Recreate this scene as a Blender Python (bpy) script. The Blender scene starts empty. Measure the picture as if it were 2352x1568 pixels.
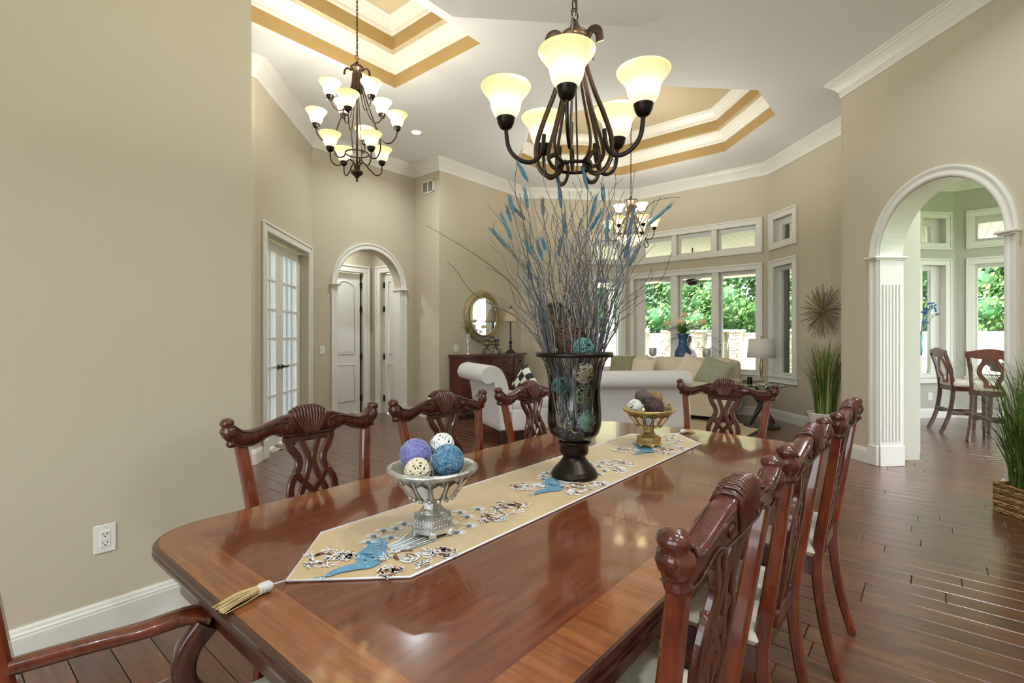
import bpy, bmesh, math, random
from mathutils import Vector, Matrix
random.seed(7)
PI = math.pi
SC = bpy.context.scene
COL = SC.collection

# ---------------------------------------------------------------- camera
YAW = math.radians(40.1)
cam_d = bpy.data.cameras.new('camera')
cam = bpy.data.objects.new('camera', cam_d); COL.objects.link(cam)
cam_d.sensor_width = 36.0
cam_d.lens = 1147.0 / 2352.0 * 36.0
cam_d.shift_y = -9.0 / 2352.0
cam_d.clip_start = 0.02
cam.location = (0, 0, 1.27)
cam.rotation_euler = (PI / 2, 0, YAW)
SC.camera = cam

# ---------------------------------------------------------------- world, sun, exposure
SC.view_settings.view_transform = 'Standard'
SC.view_settings.look = 'None'
SC.view_settings.gamma = 1.0
SC.view_settings.use_curve_mapping = False
SC.view_settings.exposure = 0.66
W = bpy.data.worlds.new('sky'); SC.world = W; W.use_nodes = True
_n = W.node_tree.nodes; _l = W.node_tree.links
_bg = _n['Background']
_bg.inputs['Color'].default_value = (0.86, 0.93, 1.0, 1)
_bg.inputs['Strength'].default_value = 4.2
sun_d = bpy.data.lights.new('sun', 'SUN'); sun = bpy.data.objects.new('sun', sun_d); COL.objects.link(sun)
sun_d.energy = 6.0; sun_d.angle = math.radians(2); sun_d.color = (1, .96, .88)
sun.rotation_euler = Vector((-.2, .55, -.95)).to_track_quat('-Z', 'Y').to_euler()
try:
    SC.cycles.max_bounces = 5; SC.cycles.diffuse_bounces = 3; SC.cycles.glossy_bounces = 3
    SC.cycles.transparent_max_bounces = 8; SC.cycles.transmission_bounces = 3
    SC.cycles.use_adaptive_sampling = True; SC.cycles.adaptive_threshold = .1; SC.cycles.adaptive_min_samples = 16
    SC.cycles.sample_clamp_indirect = 6.0; SC.cycles.caustics_reflective = False; SC.cycles.caustics_refractive = False
    SC.cycles.use_denoising = True
except Exception:
    pass

CAN_POWER = 30.0      # each recessed ceiling can
SHADE_E = 0.95
BULB = 9.0             # each chandelier bulb, shining up out of its shade         # glow of the glass lamp shades

# ---------------------------------------------------------------- materials
MATS = {}
def srgb(c):
    f = lambda v: v / 12.92 if v <= .04045 else ((v + .055) / 1.055) ** 2.4
    return tuple(f(v / 255.0) for v in c) + (1,)
def mat(name, col, rough=.5, metal=0., noise=None, bump=None, coat=0., emit=None, spec=.5, sheen=0.):
    """noise=(scale, amount[, stretch xyz]); bump=(scale, strength[, stretch])"""
    m = bpy.data.materials.new(name); m.use_nodes = True
    nt = m.node_tree; b = nt.nodes['Principled BSDF']
    c = srgb(col); b.inputs['Base Color'].default_value = c
    b.inputs['Roughness'].default_value = rough; b.inputs['Metallic'].default_value = metal
    b.inputs['Specular IOR Level'].default_value = spec
    if coat: b.inputs['Coat Weight'].default_value = coat; b.inputs['Coat Roughness'].default_value = .06
    if sheen: b.inputs['Sheen Weight'].default_value = sheen
    tc = nt.nodes.new('ShaderNodeTexCoord')
    def vec(st):
        mp = nt.nodes.new('ShaderNodeMapping'); mp.inputs['Scale'].default_value = st
        nt.links.new(tc.outputs['Object'], mp.inputs[0]); return mp.outputs[0]
    if noise:
        nz = nt.nodes.new('ShaderNodeTexNoise'); nz.inputs['Scale'].default_value = noise[0]; nz.inputs['Detail'].default_value = 5
        nt.links.new(vec(noise[2] if len(noise) > 2 else (1, 1, 1)), nz.inputs['Vector'])
        rp = nt.nodes.new('ShaderNodeValToRGB')
        a = noise[1]
        rp.color_ramp.elements[0].position = .3; rp.color_ramp.elements[1].position = .7
        rp.color_ramp.elements[0].color = tuple(max(0, x * (1 - a)) for x in c[:3]) + (1,)
        rp.color_ramp.elements[1].color = tuple(min(1, x * (1 + a)) for x in c[:3]) + (1,)
        nt.links.new(nz.outputs[0], rp.inputs[0]); nt.links.new(rp.outputs[0], b.inputs['Base Color'])
    if bump:
        nb = nt.nodes.new('ShaderNodeTexNoise'); nb.inputs['Scale'].default_value = bump[0]; nb.inputs['Detail'].default_value = 3
        nt.links.new(vec(bump[2] if len(bump) > 2 else (1, 1, 1)), nb.inputs['Vector'])
        bp = nt.nodes.new('ShaderNodeBump'); bp.inputs['Strength'].default_value = bump[1]; bp.inputs['Distance'].default_value = .01
        nt.links.new(nb.outputs[0], bp.inputs['Height']); nt.links.new(bp.outputs[0], b.inputs['Normal'])
    if emit:
        b.inputs['Emission Color'].default_value = srgb(emit[0]); b.inputs['Emission Strength'].default_value = emit[1]
    MATS[name] = m
    return m
def wood(name, dark, light, scale=6., stretch=(1, 12, 12), rough=.3, coat=.0, bump=.0, attr=False):
    m = bpy.data.materials.new(name); m.use_nodes = True
    nt = m.node_tree; b = nt.nodes['Principled BSDF']; L = nt.links
    tc = nt.nodes.new('ShaderNodeTexCoord'); mp = nt.nodes.new('ShaderNodeMapping'); mp.inputs['Scale'].default_value = stretch
    L.new(tc.outputs['Object'], mp.inputs[0])
    nz = nt.nodes.new('ShaderNodeTexNoise'); nz.inputs['Scale'].default_value = scale; nz.inputs['Detail'].default_value = 3; nz.inputs['Roughness'].default_value = .5
    nz.inputs['Distortion'].default_value = .6
    L.new(mp.outputs[0], nz.inputs['Vector'])
    rp = nt.nodes.new('ShaderNodeValToRGB'); rp.color_ramp.elements[0].position = .28; rp.color_ramp.elements[1].position = .72
    rp.color_ramp.elements[0].color = srgb(dark); rp.color_ramp.elements[1].color = srgb(light)
    L.new(nz.outputs[0], rp.inputs[0])
    out = rp.outputs[0]
    if attr:
        at = nt.nodes.new('ShaderNodeAttribute'); at.attribute_name = 'tone'
        mx = nt.nodes.new('ShaderNodeMix'); mx.data_type = 'RGBA'; mx.blend_type = 'MULTIPLY'; mx.inputs['Factor'].default_value = 1.0
        L.new(out, mx.inputs['A']); L.new(at.outputs['Color'], mx.inputs['B']); out = mx.outputs['Result']
        # offset the grain plank by plank
        va = nt.nodes.new('ShaderNodeVectorMath'); va.operation = 'MULTIPLY_ADD'
        va.inputs[1].default_value = (40, 40, 40)
        L.new(at.outputs['Color'], va.inputs[0]); L.new(mp.outputs[0], va.inputs[2]); L.new(va.outputs[0], nz.inputs['Vector'])
    L.new(out, b.inputs['Base Color'])
    b.inputs['Roughness'].default_value = rough
    if coat: b.inputs['Coat Weight'].default_value = coat; b.inputs['Coat Roughness'].default_value = .05
    if bump:
        bp = nt.nodes.new('ShaderNodeBump'); bp.inputs['Strength'].default_value = bump; bp.inputs['Distance'].default_value = .004
        L.new(nz.outputs[0], bp.inputs['Height']); L.new(bp.outputs[0], b.inputs['Normal'])
    MATS[name] = m
    return m
def glass(name, tint=(1, 1, 1), refl=1.0, rough=0.0):
    m = bpy.data.materials.new(name); m.use_nodes = True
    nt = m.node_tree; nt.nodes.clear(); L = nt.links
    o = nt.nodes.new('ShaderNodeOutputMaterial'); mx = nt.nodes.new('ShaderNodeMixShader')
    t = nt.nodes.new('ShaderNodeBsdfTransparent'); t.inputs[0].default_value = tint + (1,)
    g = nt.nodes.new('ShaderNodeBsdfGlossy'); g.inputs['Roughness'].default_value = rough
    lw = nt.nodes.new('ShaderNodeFresnel'); lw.inputs['IOR'].default_value = 1.45
    mu = nt.nodes.new('ShaderNodeMath'); mu.operation = 'MULTIPLY'; mu.inputs[1].default_value = refl; mu.use_clamp = True
    L.new(lw.outputs[0], mu.inputs[0]); L.new(mu.outputs[0], mx.inputs[0]); L.new(t.outputs[0], mx.inputs[1]); L.new(g.outputs[0], mx.inputs[2]); L.new(mx.outputs[0], o.inputs[0])
    MATS[name] = m
    return m
def shade_mat(name, z0, z1, strength):
    """frosted glass bell lit from inside: hottest around the bulb, creamier at the rim (local height)"""
    m = bpy.data.materials.new(name); m.use_nodes = True
    nt = m.node_tree; b = nt.nodes['Principled BSDF']; L = nt.links
    b.inputs['Base Color'].default_value = srgb((196, 184, 138)); b.inputs['Roughness'].default_value = .35
    tc = nt.nodes.new('ShaderNodeTexCoord'); sp = nt.nodes.new('ShaderNodeSeparateXYZ'); L.new(tc.outputs['Object'], sp.inputs[0])
    mr = nt.nodes.new('ShaderNodeMapRange'); mr.inputs[1].default_value = z0; mr.inputs[2].default_value = z1; L.new(sp.outputs[2], mr.inputs[0])
    rp = nt.nodes.new('ShaderNodeValToRGB'); e = rp.color_ramp.elements
    e[0].position = 0; e[0].color = (.52, .49, .37, 1); e[1].position = 1; e[1].color = (.44, .38, .13, 1)
    k = e.new(.38); k.color = (.78, .75, .62, 1); k = e.new(.66); k.color = (.58, .53, .33, 1)
    L.new(mr.outputs[0], rp.inputs[0]); L.new(rp.outputs[0], b.inputs['Emission Color']); b.inputs['Emission Strength'].default_value = strength
    m.cycles.emission_sampling = 'NONE'      # the bulbs light the room; the glass only glows
    MATS[name] = m
    return m

mat('wall_paint', (205, 194, 171), .75)
mat('nook_paint', (196, 194, 180), .75)
mat('ceiling_paint', (240, 240, 238), .8)
mat('tray_tan', (172, 144, 96), .7)
mat('tray_tan_light', (204, 190, 158), .7)
mat('white_trim', (238, 235, 226), .35)
mat('white_door', (236, 233, 226), .38)
mat('plastic_white', (240, 238, 230), .35)
mat('slot_black', (20, 20, 20), .6)
mat('bronze_ext', (58, 48, 38), .5)
wood('floor_wood', (74, 42, 27), (116, 70, 45), 3.2, (1.2, 14, 14), .30, .7, .14, attr=True)
MATS['floor_wood'].node_tree.nodes['Principled BSDF'].inputs['Coat Roughness'].default_value = .24
mat('floor_gap', (40, 22, 14), .7)
glass('window_glass', (.97, .99, .98), .55)
glass('clear_glass', (.93, .95, .95), 1.3)
glass('table_glass', (.90, .96, .94), 1.2)
mat('frosted_pane', (226, 228, 228), .22)
def _translucent(name, col, k):
    nt = MATS[name].node_tree; o = [n for n in nt.nodes if n.type == 'OUTPUT_MATERIAL'][0]; b = nt.nodes['Principled BSDF']
    tr = nt.nodes.new('ShaderNodeBsdfTranslucent'); tr.inputs[0].default_value = srgb(col); mx = nt.nodes.new('ShaderNodeMixShader'); mx.inputs[0].default_value = k
    nt.links.new(b.outputs[0], mx.inputs[1]); nt.links.new(tr.outputs[0], mx.inputs[2]); nt.links.new(mx.outputs[0], o.inputs[0])
_translucent('frosted_pane', (232, 236, 240), .38)
mat('black_iron', (28, 25, 24), .45, .6)
wood('mahogany', (56, 24, 18), (96, 44, 30), 5, (9, 9, 1.5), .24, .35, .12)
wood('mahogany_light', (84, 36, 22), (128, 62, 36), 5, (9, 9, 1.5), .22, .45, .08)
wood('table_center', (88, 44, 24), (118, 64, 36), 3.5, (12, 1.2, 12), .16, .55)
wood('table_band', (112, 62, 32), (146, 88, 48), 4.5, (1.2, 14, 12), .16, .55)
wood('table_edge', (44, 20, 16), (74, 34, 26), 5, (4, 4, 14), .22, .5)
mat('seat_cream', (214, 205, 186), .85, noise=(38, .06), bump=(70, .25), sheen=.2)
mat('upholstery_grey', (208, 203, 198), .9, bump=(350, .12), sheen=.25)
mat('upholstery_cream', (226, 212, 184), .9, bump=(300, .12), sheen=.25)
mat('bronze', (74, 58, 44), .33, .85, noise=(9, .35))
mat('bronze_dark', (46, 38, 34), .32, .8)
mat('silver_leaf', (196, 196, 192), .33, .75, noise=(26, .45), bump=(60, .3))
mat('gold_leaf', (186, 160, 104), .33, .75, noise=(22, .4), bump=(60, .3))
mat('mirror', (235, 235, 235), .03, 1.0); mat('facet', (222, 214, 212), .10, .6)
mat('runner_satin', (196, 166, 120), .34, noise=(7, .10, (1, 2.5, 1)), bump=(9, .22, (1, 3, 1)), sheen=.4)
mat('runner_piping', (224, 222, 226), .5)
mat('thread_white', (236, 234, 240), .55)
mat('thread_blue', (92, 148, 182), .5, noise=(60, .18))
mat('thread_deep', (52, 118, 160), .5)
mat('thread_brown', (124, 66, 50), .55)
mat('thread_pale', (168, 196, 206), .5)
mat('tassel', (206, 182, 134), .6, noise=(30, .2))
SHADE = shade_mat('shade_glass', 0.0, .122, SHADE_E)
mat('can_light', (255, 250, 240), .4, emit=((255, 246, 228), 6.)).cycles.emission_sampling = 'NONE'

# ---------------------------------------------------------------- mesh helpers
def lerp(a, b, t): return a + (b - a) * t
class MB:
    def __init__(s): s.v = []; s.f = []; s.m = []; s.sm = []; s.tone = []
    def add(s, vs, fs, mi=0, smooth=False, M=None):
        o = len(s.v)
        s.v += [tuple(M @ Vector(p)) for p in vs] if M is not None else [tuple(p) for p in vs]
        for f in fs: s.f.append([i + o for i in f]); s.m.append(mi); s.sm.append(smooth)
        return s
    def box(s, c, d, M=None, mi=0, bev=0.0):
        x, y, z = [k / 2 for k in d]; cx, cy, cz = c
        if bev <= 0:
            vs = [(cx + sx * x, cy + sy * y, cz + sz * z) for sz in (-1, 1) for sx, sy in ((-1, -1), (1, -1), (1, 1), (-1, 1))]
            return s.add(vs, [(3, 2, 1, 0), (4, 5, 6, 7), (0, 1, 5, 4), (1, 2, 6, 5), (2, 3, 7, 6), (3, 0, 4, 7)], mi, False, M)
        b = min(bev, x * .9, y * .9, z * .9)
        rr = []
        for zz, q, k in ((-z, b, b * .4), (-z + b, 0, b), (z - b, 0, b), (z, b, b * .4)):
            ax, ay = x - q, y - q
            rr += [(cx + p[0], cy + p[1], cz + zz) for p in ((-ax + k, -ay), (ax - k, -ay), (ax, -ay + k), (ax, ay - k), (ax - k, ay), (-ax + k, ay), (-ax, ay - k), (-ax, -ay + k))]
        fs = [tuple(reversed(range(8)))]
        for i in range(3):
            for j in range(8): fs.append((i * 8 + j, i * 8 + (j + 1) % 8, i * 8 + 8 + (j + 1) % 8, i * 8 + 8 + j))
        fs.append(tuple(range(24, 32)))
        return s.add(rr, fs, mi, False, M)
    def prism(s, poly, z0, z1, mi=0, M=None, smooth=False):
        n = len(poly)
        vs = [(p[0], p[1], z0) for p in poly] + [(p[0], p[1], z1) for p in poly]
        fs = [tuple(reversed(range(n))), tuple(range(n, 2 * n))]
        s.add(vs, fs, mi, False, M)
        return s.add(vs, [(i, (i + 1) % n, n + (i + 1) % n, n + i) for i in range(n)], mi, smooth, M)
    def lathe(s, prof, seg=24, c=(0, 0, 0), mi=0, M=None, smooth=True, a0=0.0, cap=True, sx=1., sy=1.):
        vs = []
        for r, z in prof:
            for k in range(seg):
                a = a0 + 2 * PI * k / seg
                vs.append((c[0] + sx * r * math.cos(a), c[1] + sy * r * math.sin(a), c[2] + z))
        fs = []
        for i in range(len(prof) - 1):
            for k in range(seg): fs.append((i * seg + k, i * seg + (k + 1) % seg, (i + 1) * seg + (k + 1) % seg, (i + 1) * seg + k))
        s.add(vs, fs, mi, smooth, M)
        if cap:
            n = len(prof)
            if prof[0][0] > 1e-5: s.add(vs[:seg], [tuple(reversed(range(seg)))], mi, False, M)
            if prof[-1][0] > 1e-5: s.add(vs[(n - 1) * seg:], [tuple(range(seg))], mi, False, M)
        return s
    def sweep(s, path, sec, mi=0, M=None, smooth=True, up=None, closed=False, cap=True):
        """sec: function(t in 0..1)-> list of (a,b) offsets along side/up axes, or constant list"""
        P = [Vector(p) for p in path]; n = len(P)
        vs = []; k = None
        prev = None
        for i in range(n):
            if closed: T = P[(i + 1) % n] - P[i - 1]
            else: T = P[min(i + 1, n - 1)] - P[max(i - 1, 0)]
            T.normalize()
            if up is not None:
                U = Vector(up) - T * T.dot(Vector(up))
                if U.length < 1e-6: U = T.orthogonal()
                U.normalize()
            else:
                if prev is None: U = T.orthogonal().normalized()
                else:
                    U = prev - T * prev.dot(T)
                    if U.length < 1e-6: U = T.orthogonal()
                    U.normalize()
                prev = U
            S = T.cross(U)
            sc_ = sec(i / max(1, n - 1)) if callable(sec) else sec
            k = len(sc_)
            for a, b in sc_: vs.append(P[i] + S * a + U * b)
        fs = []
        for i in range(n if closed else n - 1):
            j = (i + 1) % n
            for q in range(k): fs.append((i * k + q, i * k + (q + 1) % k, j * k + (q + 1) % k, j * k + q))
        s.add(vs, fs, mi, smooth, M)
        if cap and not closed:
            s.add(vs[:k], [tuple(reversed(range(k)))], mi, False, M); s.add(vs[-k:], [tuple(range(k))], mi, False, M)
        return s
    def tube(s, path, r, seg=8, mi=0, M=None, closed=False, up=None):
        cs = [(math.cos(2 * PI * i / seg), math.sin(2 * PI * i / seg)) for i in range(seg)]
        f = (lambda t: [(a * r(t), b * r(t)) for a, b in cs]) if callable(r) else [(a * r, b * r) for a, b in cs]
        return s.sweep(path, f, mi, M, True, up, closed)
    def ball(s, c, r, seg=16, rings=10, mi=0, M=None, sq=(1, 1, 1)):
        pr = [(max(1e-4, math.sin(PI * i / rings)), -math.cos(PI * i / rings)) for i in range(rings + 1)]
        vs = []
        for rr, zz in pr:
            for k in range(seg):
                a = 2 * PI * k / seg
                vs.append((c[0] + r * sq[0] * rr * math.cos(a), c[1] + r * sq[1] * rr * math.sin(a), c[2] + r * sq[2] * zz))
        fs = [(i * seg + k, i * seg + (k + 1) % seg, (i + 1) * seg + (k + 1) % seg, (i + 1) * seg + k) for i in range(rings) for k in range(seg)]
        return s.add(vs, fs, mi, True, M)
    def mesh(s, name, mats):
        me = bpy.data.meshes.new(name)
        me.from_pydata(s.v, [], s.f)
        for m in (mats if isinstance(mats, (list, tuple)) else [mats]): me.materials.append(MATS[m] if isinstance(m, str) else m)
        me.polygons.foreach_set('material_index', s.m)
        me.polygons.foreach_set('use_smooth', s.sm)
        me.update()
        return me
    def build(s, name, mats, parent=None, loc=None):
        o = bpy.data.objects.new(name, s.mesh(name, mats)); COL.objects.link(o)
        if parent is not None: o.parent = parent
        if loc is not None: o.location = loc
        return o
def rect(w, t, b=0.0):
    """(side, up) section of a slightly rounded bar"""
    if b <= 0: return [(-w / 2, -t / 2), (w / 2, -t / 2), (w / 2, t / 2), (-w / 2, t / 2)]
    w, t = w / 2, t / 2
    return [(-w + b, -t), (w - b, -t), (w, -t + b), (w, t - b), (w - b, t), (-w + b, t), (-w, t - b), (-w, -t + b)]
def tag(o, label=None, cat=None, group=None, kind=None):
    if label: o['label'] = label
    if cat: o['category'] = cat
    if group: o['group'] = group
    if kind: o['kind'] = kind
    return o
def thing(name, label, cat, loc=(0, 0, 0), rz=0.0, group=None):
    o = bpy.data.objects.new(name, None); COL.objects.link(o); o.empty_display_size = .1
    o.location = loc; o.rotation_euler = (0, 0, rz)
    return tag(o, label, cat, group)
def copy_tree(o, parent=None):
    c = o.copy(); COL.objects.link(c)
    if parent is not None: c.parent = parent
    for ch in list(o.children): copy_tree(ch, c)
    return c
def struct(o): o['kind'] = 'structure'; return o
def spline(pts, n=6):
    """Catmull-Rom through points"""
    P = [Vector(p) for p in pts]; out = []
    for i in range(len(P) - 1):
        a = P[max(i - 1, 0)]; b = P[i]; c = P[i + 1]; d = P[min(i + 2, len(P) - 1)]
        for k in range(n):
            t = k / n
            out.append(.5 * ((2 * b) + (c - a) * t + (2 * a - 5 * b + 4 * c - d) * t * t + (3 * b - a - 3 * c + d) * t ** 3))
    out.append(P[-1]); return out
def frame(P, d, n):
    """matrix whose x runs along the wall (d), y into the room (n), z up, origin P on the wall face"""
    return Matrix(((d[0], n[0], 0, P[0]), (d[1], n[1], 0, P[1]), (0, 0, 1, 0), (0, 0, 0, 1)))
# ================================================================ STRUCTURE
R2 = 2 ** -.5
ZC = 4.05
def wframe(P, td):
    d = (-td[0], -td[1]); n = (-d[1], d[0]); return frame(P, d, n)
def wall(name, P, td, t0, t1, H=ZC, holes=(), th=.17, arches=(), m='wall_paint', z0=0.0):
    M = wframe(P, td); b = MB()
    def pt(t, y, z): return (-t, y, z)
    rects = list(holes) + [(a[0] - a[1], a[0] + a[1], z0, H) for a in arches]
    ts = sorted(set([t0, t1] + [v for h in rects for v in h[:2]])); zs = sorted(set([z0, H] + [v for h in holes for v in h[2:]]))
    def q(a, bq, c, d, mi=0): b.add([a, bq, c, d], [(0, 1, 2, 3)], mi, False, M)
    for i in range(len(ts) - 1):
        for j in range(len(zs) - 1):
            a, c, e, g = ts[i], ts[i + 1], zs[j], zs[j + 1]
            if any(h[0] - 1e-6 <= a and c <= h[1] + 1e-6 and h[2] - 1e-6 <= e and g <= h[3] + 1e-6 for h in rects): continue
            q(pt(c, 0, e), pt(a, 0, e), pt(a, 0, g), pt(c, 0, g)); q(pt(a, -th, e), pt(c, -th, e), pt(c, -th, g), pt(a, -th, g))
    for h in holes:
        q(pt(h[0], 0, h[2]), pt(h[0], -th, h[2]), pt(h[0], -th, h[3]), pt(h[0], 0, h[3])); q(pt(h[1], 0, h[3]), pt(h[1], -th, h[3]), pt(h[1], -th, h[2]), pt(h[1], 0, h[2]))
        q(pt(h[0], 0, h[2]), pt(h[1], 0, h[2]), pt(h[1], -th, h[2]), pt(h[0], -th, h[2])); q(pt(h[0], 0, h[3]), pt(h[0], -th, h[3]), pt(h[1], -th, h[3]), pt(h[1], 0, h[3]))
    for tc, r, zsp in arches:
        N = 28
        arc = [(tc - r * math.cos(PI * k / N), zsp + r * math.sin(PI * k / N)) for k in range(N + 1)]
        for k in range(N):
            (a, za), (c, zc) = arc[k], arc[k + 1]
            q(pt(c, 0, zc), pt(a, 0, za), pt(a, 0, H), pt(c, 0, H)); q(pt(a, -th, za), pt(c, -th, zc), pt(c, -th, H), pt(a, -th, H))
            b.add([pt(a, 0, za), pt(c, 0, zc), pt(c, -th, zc), pt(a, -th, za)], [(0, 1, 2, 3)], 0, True, M)
        for t in (tc - r, tc + r): q(pt(t, 0, z0), pt(t, -th, z0), pt(t, -th, zsp), pt(t, 0, zsp))
    for t in (t0, t1): q(pt(t, 0, z0), pt(t, -th, z0), pt(t, -th, H), pt(t, 0, H))
    q(pt(t0, 0, H), pt(t1, 0, H), pt(t1, -th, H), pt(t0, -th, H))
    return struct(b.build(name, m))

# plan
F0 = (-5.2, 2.17); FD = (-R2, R2); F1 = (-6.5, 3.47); FL = 1.3 / R2
W2P = (-5.88, 7.25); W2L = 1.5 / R2; W2D = (R2, R2)
W4P = (-2.0, 8.75); W4D = (R2, -R2); RC = (-.2225, 6.9725); W4L = (RC[0] - W4P[0]) / R2
B0 = (-.745, 6.45); BD = (R2, -R2); BN = (R2, R2)
ARB = (1.0665, .5845, 2.06)          # big arch: centre t, radius, spring height
ARL = (4.4025, .5605, 2.03)          # hall arch on X=-6.5
CAS = .095                            # casing width

# windows as (pane ranges t, glass z0,z1, casing outer t0,t1,z0,z1)
win_specs = []
def hole_of(c, low): return (c[0] + .07, c[1] - .07, c[2] + (.10 if low else .07), c[3] - .07)
W3low = ([(2.21, 2.75), (2.93, 3.46), (3.66, 4.17)], .74, 2.32, (2.09, 4.44 - .0, .58, 2.48))
W3top = ([(2.23, 2.78), (2.94, 3.48), (3.64, 4.17)], 2.78, 3.04, (2.09, 4.44 - .0, 2.64, 3.21))
W4low = ([(.16, .60)], .72, 2.32, (.03, .70, .58, 2.48)); W4top = ([(.19, .57)], 2.77, 3.02, (.03, .70, 2.65, 3.22))
W2low = ([(1.44, 1.88)], .72, 2.32, (1.30, 1.99, .58, 2.48)); W2top = ([(1.46, 1.86)], 2.77, 3.02, (1.30, 1.99, 2.65, 3.22))

wall('wall_left', (-2.7, 0), (0, 1), -3.6, 1.11, 3.63, th=.25)
wall('wall_foyer', (-5.2, 0), (0, 1), -3.6, 2.17)
wall('wall_french_door', F0, FD, 0, FL, holes=[(.26, 1.68, 0, 2.40)], th=.2)
wall('wall_hall_arch', (-6.5, 0), (0, 1), 3.47, 5.22, arches=[ARL], th=.16)
wall('wall_vent', (0, 5.22), (1, 0), -6.5, -5.884, th=.12)
wall('wall_sideboard', (-5.88, 0), (0, 1), 5.226, 7.25)
wall('wall_bay_left', W2P, W2D, 0, W2L, holes=[hole_of(W2low[3], 1), hole_of(W2top[3], 0)])
def neg(spec): return (sorted([(-b, -a) for a, b in spec[0]]), spec[1], spec[2], (-spec[3][1], -spec[3][0], spec[3][2], spec[3][3]))
W3low, W3top = neg(W3low), neg(W3top)
wall('wall_bay_center', (0, 8.75), (1, 0), -4.38, -2.0, holes=[hole_of(W3low[3], 1), hole_of(W3top[3], 0)])
wall('wall_bay_right', W4P, W4D, 0, W4L, holes=[hole_of(W4low[3], 1), hole_of(W4top[3], 0)])
wall('wall_right', B0, BD, .003, 4.4, arches=[ARB], th=.25)
# the return of the thick corner between the bay and the big arch
_rl = math.dist(RC, B0)
wall('wall_corner_return', B0, (R2, R2), 0, _rl, th=.02)
# far side of the arch: passage wall and breakfast nook
def Bp(t, n): return (B0[0] + BD[0] * t + BN[0] * n, B0[1] + BD[1] * t + BN[1] * n)
PA = Bp(.18, .25); PB = Bp(.18, .63)
NX = PB[0]; NY0 = PB[1]; NYE = 10.17
wall('wall_passage', PB, (-R2, -R2), 0, .40, 3.75, m='nook_paint', th=.1)
wall('wall_nook_left', (NX, 0), (0, 1), NY0, NYE, 3.75, m='nook_paint', th=.12)
N1P = (NX, NYE); N1D = (R2, R2); N1L = .64; N2Y = NYE + N1L * R2; N2X0 = NX + N1L * R2
N1low = ([(.07, .30)], .70, 2.34, (-.06, .56, .56, 2.52)); N1top = ([(.07, .30)], 2.80, 3.05, (-.06, .56, 2.66, 3.26))
wall('wall_nook_bay', N1P, N1D, 0, N1L, 3.75, m='nook_paint', holes=[(.02, .49, .66, 2.45), (.02, .49, 2.73, 3.19)])
_nx = N2X0
N2low = ([(_nx + .27, _nx + .85)], .68, 2.36, (_nx + .12, _nx + 1.0, .56, 2.52)); N2top = ([(_nx + .27, _nx + .85)], 2.82, 3.06, (_nx + .12, _nx + 1.0, 2.66, 3.26))
wall('wall_nook_far', (0, N2Y), (1, 0), _nx, 3.6, 3.75, m='nook_paint', holes=[(_nx + 1.3, _nx + 2.9, .3, 2.9), hole_of(N2low[3], 1), hole_of(N2top[3], 0)])
wall('wall_nook_right', (3.6, 0), (0, -1), -N2Y, -2.2, 3.75, m='nook_paint', holes=[(-10.2, -8.6, .3, 2.9), (-8.2, -6.2, .05, 2.9), (-5.8, -4.2, .3, 2.9)])
# behind the camera: a wall with assumed tall windows added for sky fill, and the right-hand wall
wall('wall_back', (0, -3.6), (-1, 0), -2.37, 5.2, holes=[(-1.9, -.2, .5, 3.1), (.2, 1.9, .5, 3.1), (2.9, 4.9, 0.1, 3.1)])
wall('wall_dining_right', (2.366, 0), (0, -1), -3.34, 3.6)

# hall behind the small arch
wall('wall_hall_left', (-6.53, 3.60), (-1, 0), 0, .82, 3.0, th=.1)
wall('wall_hall_end', (-7.35, 0), (0, 1), 3.55, 5.02, 3.0, holes=[(4.22, 4.835, 0, 2.36)], th=.12)
wall('wall_hall_right', (0, 5.02), (1, 0), -7.35, -6.66, 3.0, holes=[(-7.11, -6.70, 0, 2.36)], th=.12)
b = MB(); b.box((-7.04, 4.3, 3.05), (1.0, 1.7, .1)); struct(b.build('ceiling_hall', 'ceiling_paint'))
b = MB(); b.box((-8.2, 4.5, 1.5), (.1, 2.2, 3.0)); b.box((-7.1, 6.4, 1.5), (1.7, .1, 3.)); struct(b.build('wall_hall_rooms', 'wall_paint'))

# ---------------------------------------------------------------- ceiling with trays
def octa(x0, x1, y0, y1, c): return [(x0 + c, y0), (x1 - c, y0), (x1, y0 + c), (x1, y1 - c), (x1 - c, y1), (x0 + c, y1), (x0, y1 - c), (x0, y0 + c)]
def inset(poly, d):
    n = len(poly); out = []
    for i in range(n):
        p0, p1, p2 = Vector(poly[i - 1]), Vector(poly[i]), Vector(poly[(i + 1) % n])
        a = (p1 - p0).normalized(); c = (p2 - p1).normalized()
        na = Vector((-a[1], a[0])); nc = Vector((-c[1], c[0]))
        k = (na + nc); k = k / max(.2, k.length_squared) * 2
        out.append(tuple(p1 + k * d))
    return out
OCT = octa(-4.97, -1.5, 5.21, 7.75, .87)
SQ = [(-4.58, 1.62), (-3.27, 1.62), (-3.27, 3.42), (-4.58, 3.42)]
me = bpy.data.meshes.new('ceiling'); bm = bmesh.new()
outer = [(-5.4, -3.7), (2.6, -3.7), (2.6, 3.0), (-.6, 6.45), (-.1, 7.0), (-1.95, 8.95), (-4.45, 8.95), (-6.1, 7.3), (-6.1, 5.4), (-6.7, 5.4), (-6.7, 3.4), (-5.4, 2.15)]
es = []
for lp in (outer, OCT, SQ):
    vs = [bm.verts.new((x, y, ZC)) for x, y in lp]
    es += [bm.edges.new((vs[i], vs[(i + 1) % len(vs)])) for i in range(len(vs))]
bmesh.ops.triangle_fill(bm, use_beauty=True, edges=es)
bmesh.ops.recalc_face_normals(bm, faces=bm.faces); bm.to_mesh(me); bm.free()
me.materials.append(MATS['ceiling_paint'])
ceil = bpy.data.objects.new('ceiling', me); COL.objects.link(ceil); struct(ceil)
TR = iter(range(1, 99))
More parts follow.
